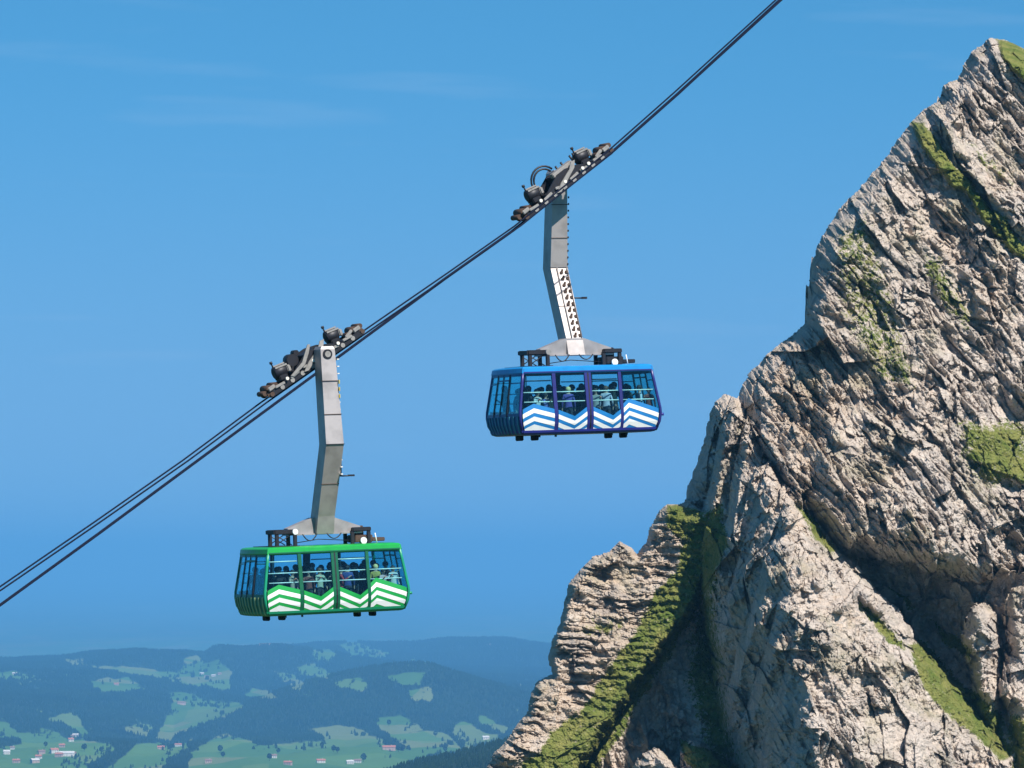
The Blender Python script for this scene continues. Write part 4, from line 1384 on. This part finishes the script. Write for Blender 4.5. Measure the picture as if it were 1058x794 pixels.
BODIES = {k: body_mesh(k) for k in ('stand', 'hold', 'both')}
hb = bmesh.new(); bmesh.ops.create_uvsphere(hb, u_segments=12, v_segments=8, radius=1)
for v in list(hb.verts):
    v.co = Vector((v.co.x * .118, v.co.y * .128 + .012, v.co.z * .125 + 1.655))
bmesh.ops.delete(hb, geom=[v for v in hb.verts if v.co.z < 1.60 and v.co.y < .03], context='VERTS')
HAIR_ME = bpy.data.meshes.new('hair'); hb.to_mesh(HAIR_ME); hb.free()
HAIR_ME.polygons.foreach_set('use_smooth', [True] * len(HAIR_ME.polygons))
SHIRT = {}
CACHE = {}


def shirt(c):
    if c not in SHIRT: SHIRT[c] = mat('shirt_cloth', c, .9, var=.12, scale=6)
    return SHIRT[c]


def person(car, u, y, turn, pose, sh, hair, label, group, tall=1.0):
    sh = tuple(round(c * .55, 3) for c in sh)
    key = (pose, sh)
    if key not in CACHE:
        me = BODIES[pose].copy()
        for m in (SKIN, shirt(sh), TROUSERS): me.materials.append(m)
        CACHE[key] = me
    o = bpy.data.objects.new('person', CACHE[key]); COL.objects.link(o)
    hk = ('hair', hair)
    if hk not in CACHE:
        hm_ = HAIR_ME.copy(); hm_.materials.clear(); hm_.materials.append(HAIRS[hair]); CACHE[hk] = hm_
    h = bpy.data.objects.new('hair', CACHE[hk]); COL.objects.link(h); h.parent = o
    Mw = (Matrix.Translation(car.location) @ car.rotation_euler.to_matrix().to_4x4() @ Matrix.Diagonal((*car.scale, 1)))
    Ml = Mw @ Matrix.Translation((u, y, ZLOW + .01)) @ Matrix.Rotation(turn, 4, 'Z') @ Matrix.Scale(tall, 4)
    o.matrix_world = Ml
    tag(o, label, 'person', group)
    return o


def crowd(car, colour, specials, seed):
    rr = random.Random(seed)
    grp = 'passengers inside the %s cable car' % colour
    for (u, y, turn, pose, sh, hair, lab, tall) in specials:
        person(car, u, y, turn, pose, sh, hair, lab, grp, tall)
    taken = [(s[0], s[1]) for s in specials]
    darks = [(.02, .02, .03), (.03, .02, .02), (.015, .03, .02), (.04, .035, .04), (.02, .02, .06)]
    n = 0; seen = {}
    for row, y in enumerate((-.55, .05, .65, 1.15)):
        u = -2.75 + .2 * (row % 2)
        while u < 2.8:
            uu, yy = u + rr.uniform(-.1, .1), y + rr.uniform(-.08, .08)
            if all((uu - a) ** 2 + (yy - b) ** 2 > .12 for a, b in taken) and rr.random() < .9:
                wi = ('first', 'second', 'third', 'fourth')[0 if uu < -1.6 else 1 if uu < 0 else 2 if uu < 1.45 else 3]
                key_ = (row, wi); seen[key_] = seen.get(key_, 0) + 1
                rw = ('first', 'second', 'third', 'rearmost')[row]
                nth = ('leftmost', 'middle', 'rightmost', 'outermost')[min(seen[key_] - 1, 3)]
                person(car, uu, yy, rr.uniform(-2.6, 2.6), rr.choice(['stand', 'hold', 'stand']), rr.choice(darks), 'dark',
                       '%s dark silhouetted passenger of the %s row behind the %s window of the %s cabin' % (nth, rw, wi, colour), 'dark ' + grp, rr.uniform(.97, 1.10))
                taken.append((uu, yy)); n += 1
            u += .50


ux = lambda x: (x + 25 - 600) / 112.5
crowd(car_b, 'blue', [
    (ux(485), -1.2, math.pi * .9, 'stand', (.16, .10, .42), 'blond', 'blond person in purple shirt with their back to the second window of the blue cabin', 1.0),
    (ux(325), -1.2, .3, 'both', (.80, .78, .75), 'dark', 'person in white top behind the first window of the blue cabin', .93),
    (ux(370), -1.15, .6, 'hold', (.25, .25, .60), 'dark', 'shorter person in lilac blue top beside the white top in the blue cabin', .88),
    (ux(682), -1.2, 2.6, 'stand', (.75, .68, .80), 'brown', 'person in pale lilac shirt behind the third window of the blue cabin', 1.0),
    (ux(630), -1.15, -.5, 'both', (.45, .42, .40), 'dark', 'person in grey patterned top near the middle pillar of the blue cabin', .95),
    (ux(862), -1.15, 1.4, 'stand', (.75, .80, .85), 'dark', 'person in pale top behind the fourth window of the blue cabin', 1.0),
    (ux(910), -1.15, -.4, 'hold', (.25, .07, .05), 'brown', 'person in dark red top at the right end of the blue cabin', .93),
], 3)
crowd(car_g, 'green', [
    (ux(372), -1.2, .4, 'both', (.60, .45, .34), 'dark', 'person in beige striped top behind the first window of the green cabin', .95),
    (ux(510), -1.2, .2, 'both', (.62, .62, .45), 'brown', 'person in pale khaki top behind the second window of the green cabin', .97),
    (ux(455), -1.15, -.5, 'hold', (.30, .08, .06), 'dark', 'person in dull red top left of the khaki top in the green cabin', .93),
    (ux(618), -1.2, 1.2, 'both', (.60, .05, .06), 'dark', 'person in bright red top next to the middle pillar of the green cabin', .97),
    (ux(655), -1.1, 2.8, 'stand', (.05, .08, .30), 'dark', 'person in blue shirt behind the third window of the green cabin', 1.02),
    (ux(800), -1.1, 2.9, 'stand', (.60, .45, .10), 'blond', 'blond person in yellow top behind the fourth window of the green cabin', 1.0),
    (ux(832), -1.25, .3, 'both', (.80, .50, .50), 'dark', 'person in pink top beside the yellow top in the green cabin', .90),
    (ux(885), -1.2, 0, 'hold', (.82, .82, .80), 'dark', 'person in white top near the right end of the green cabin', .95),
], 8)
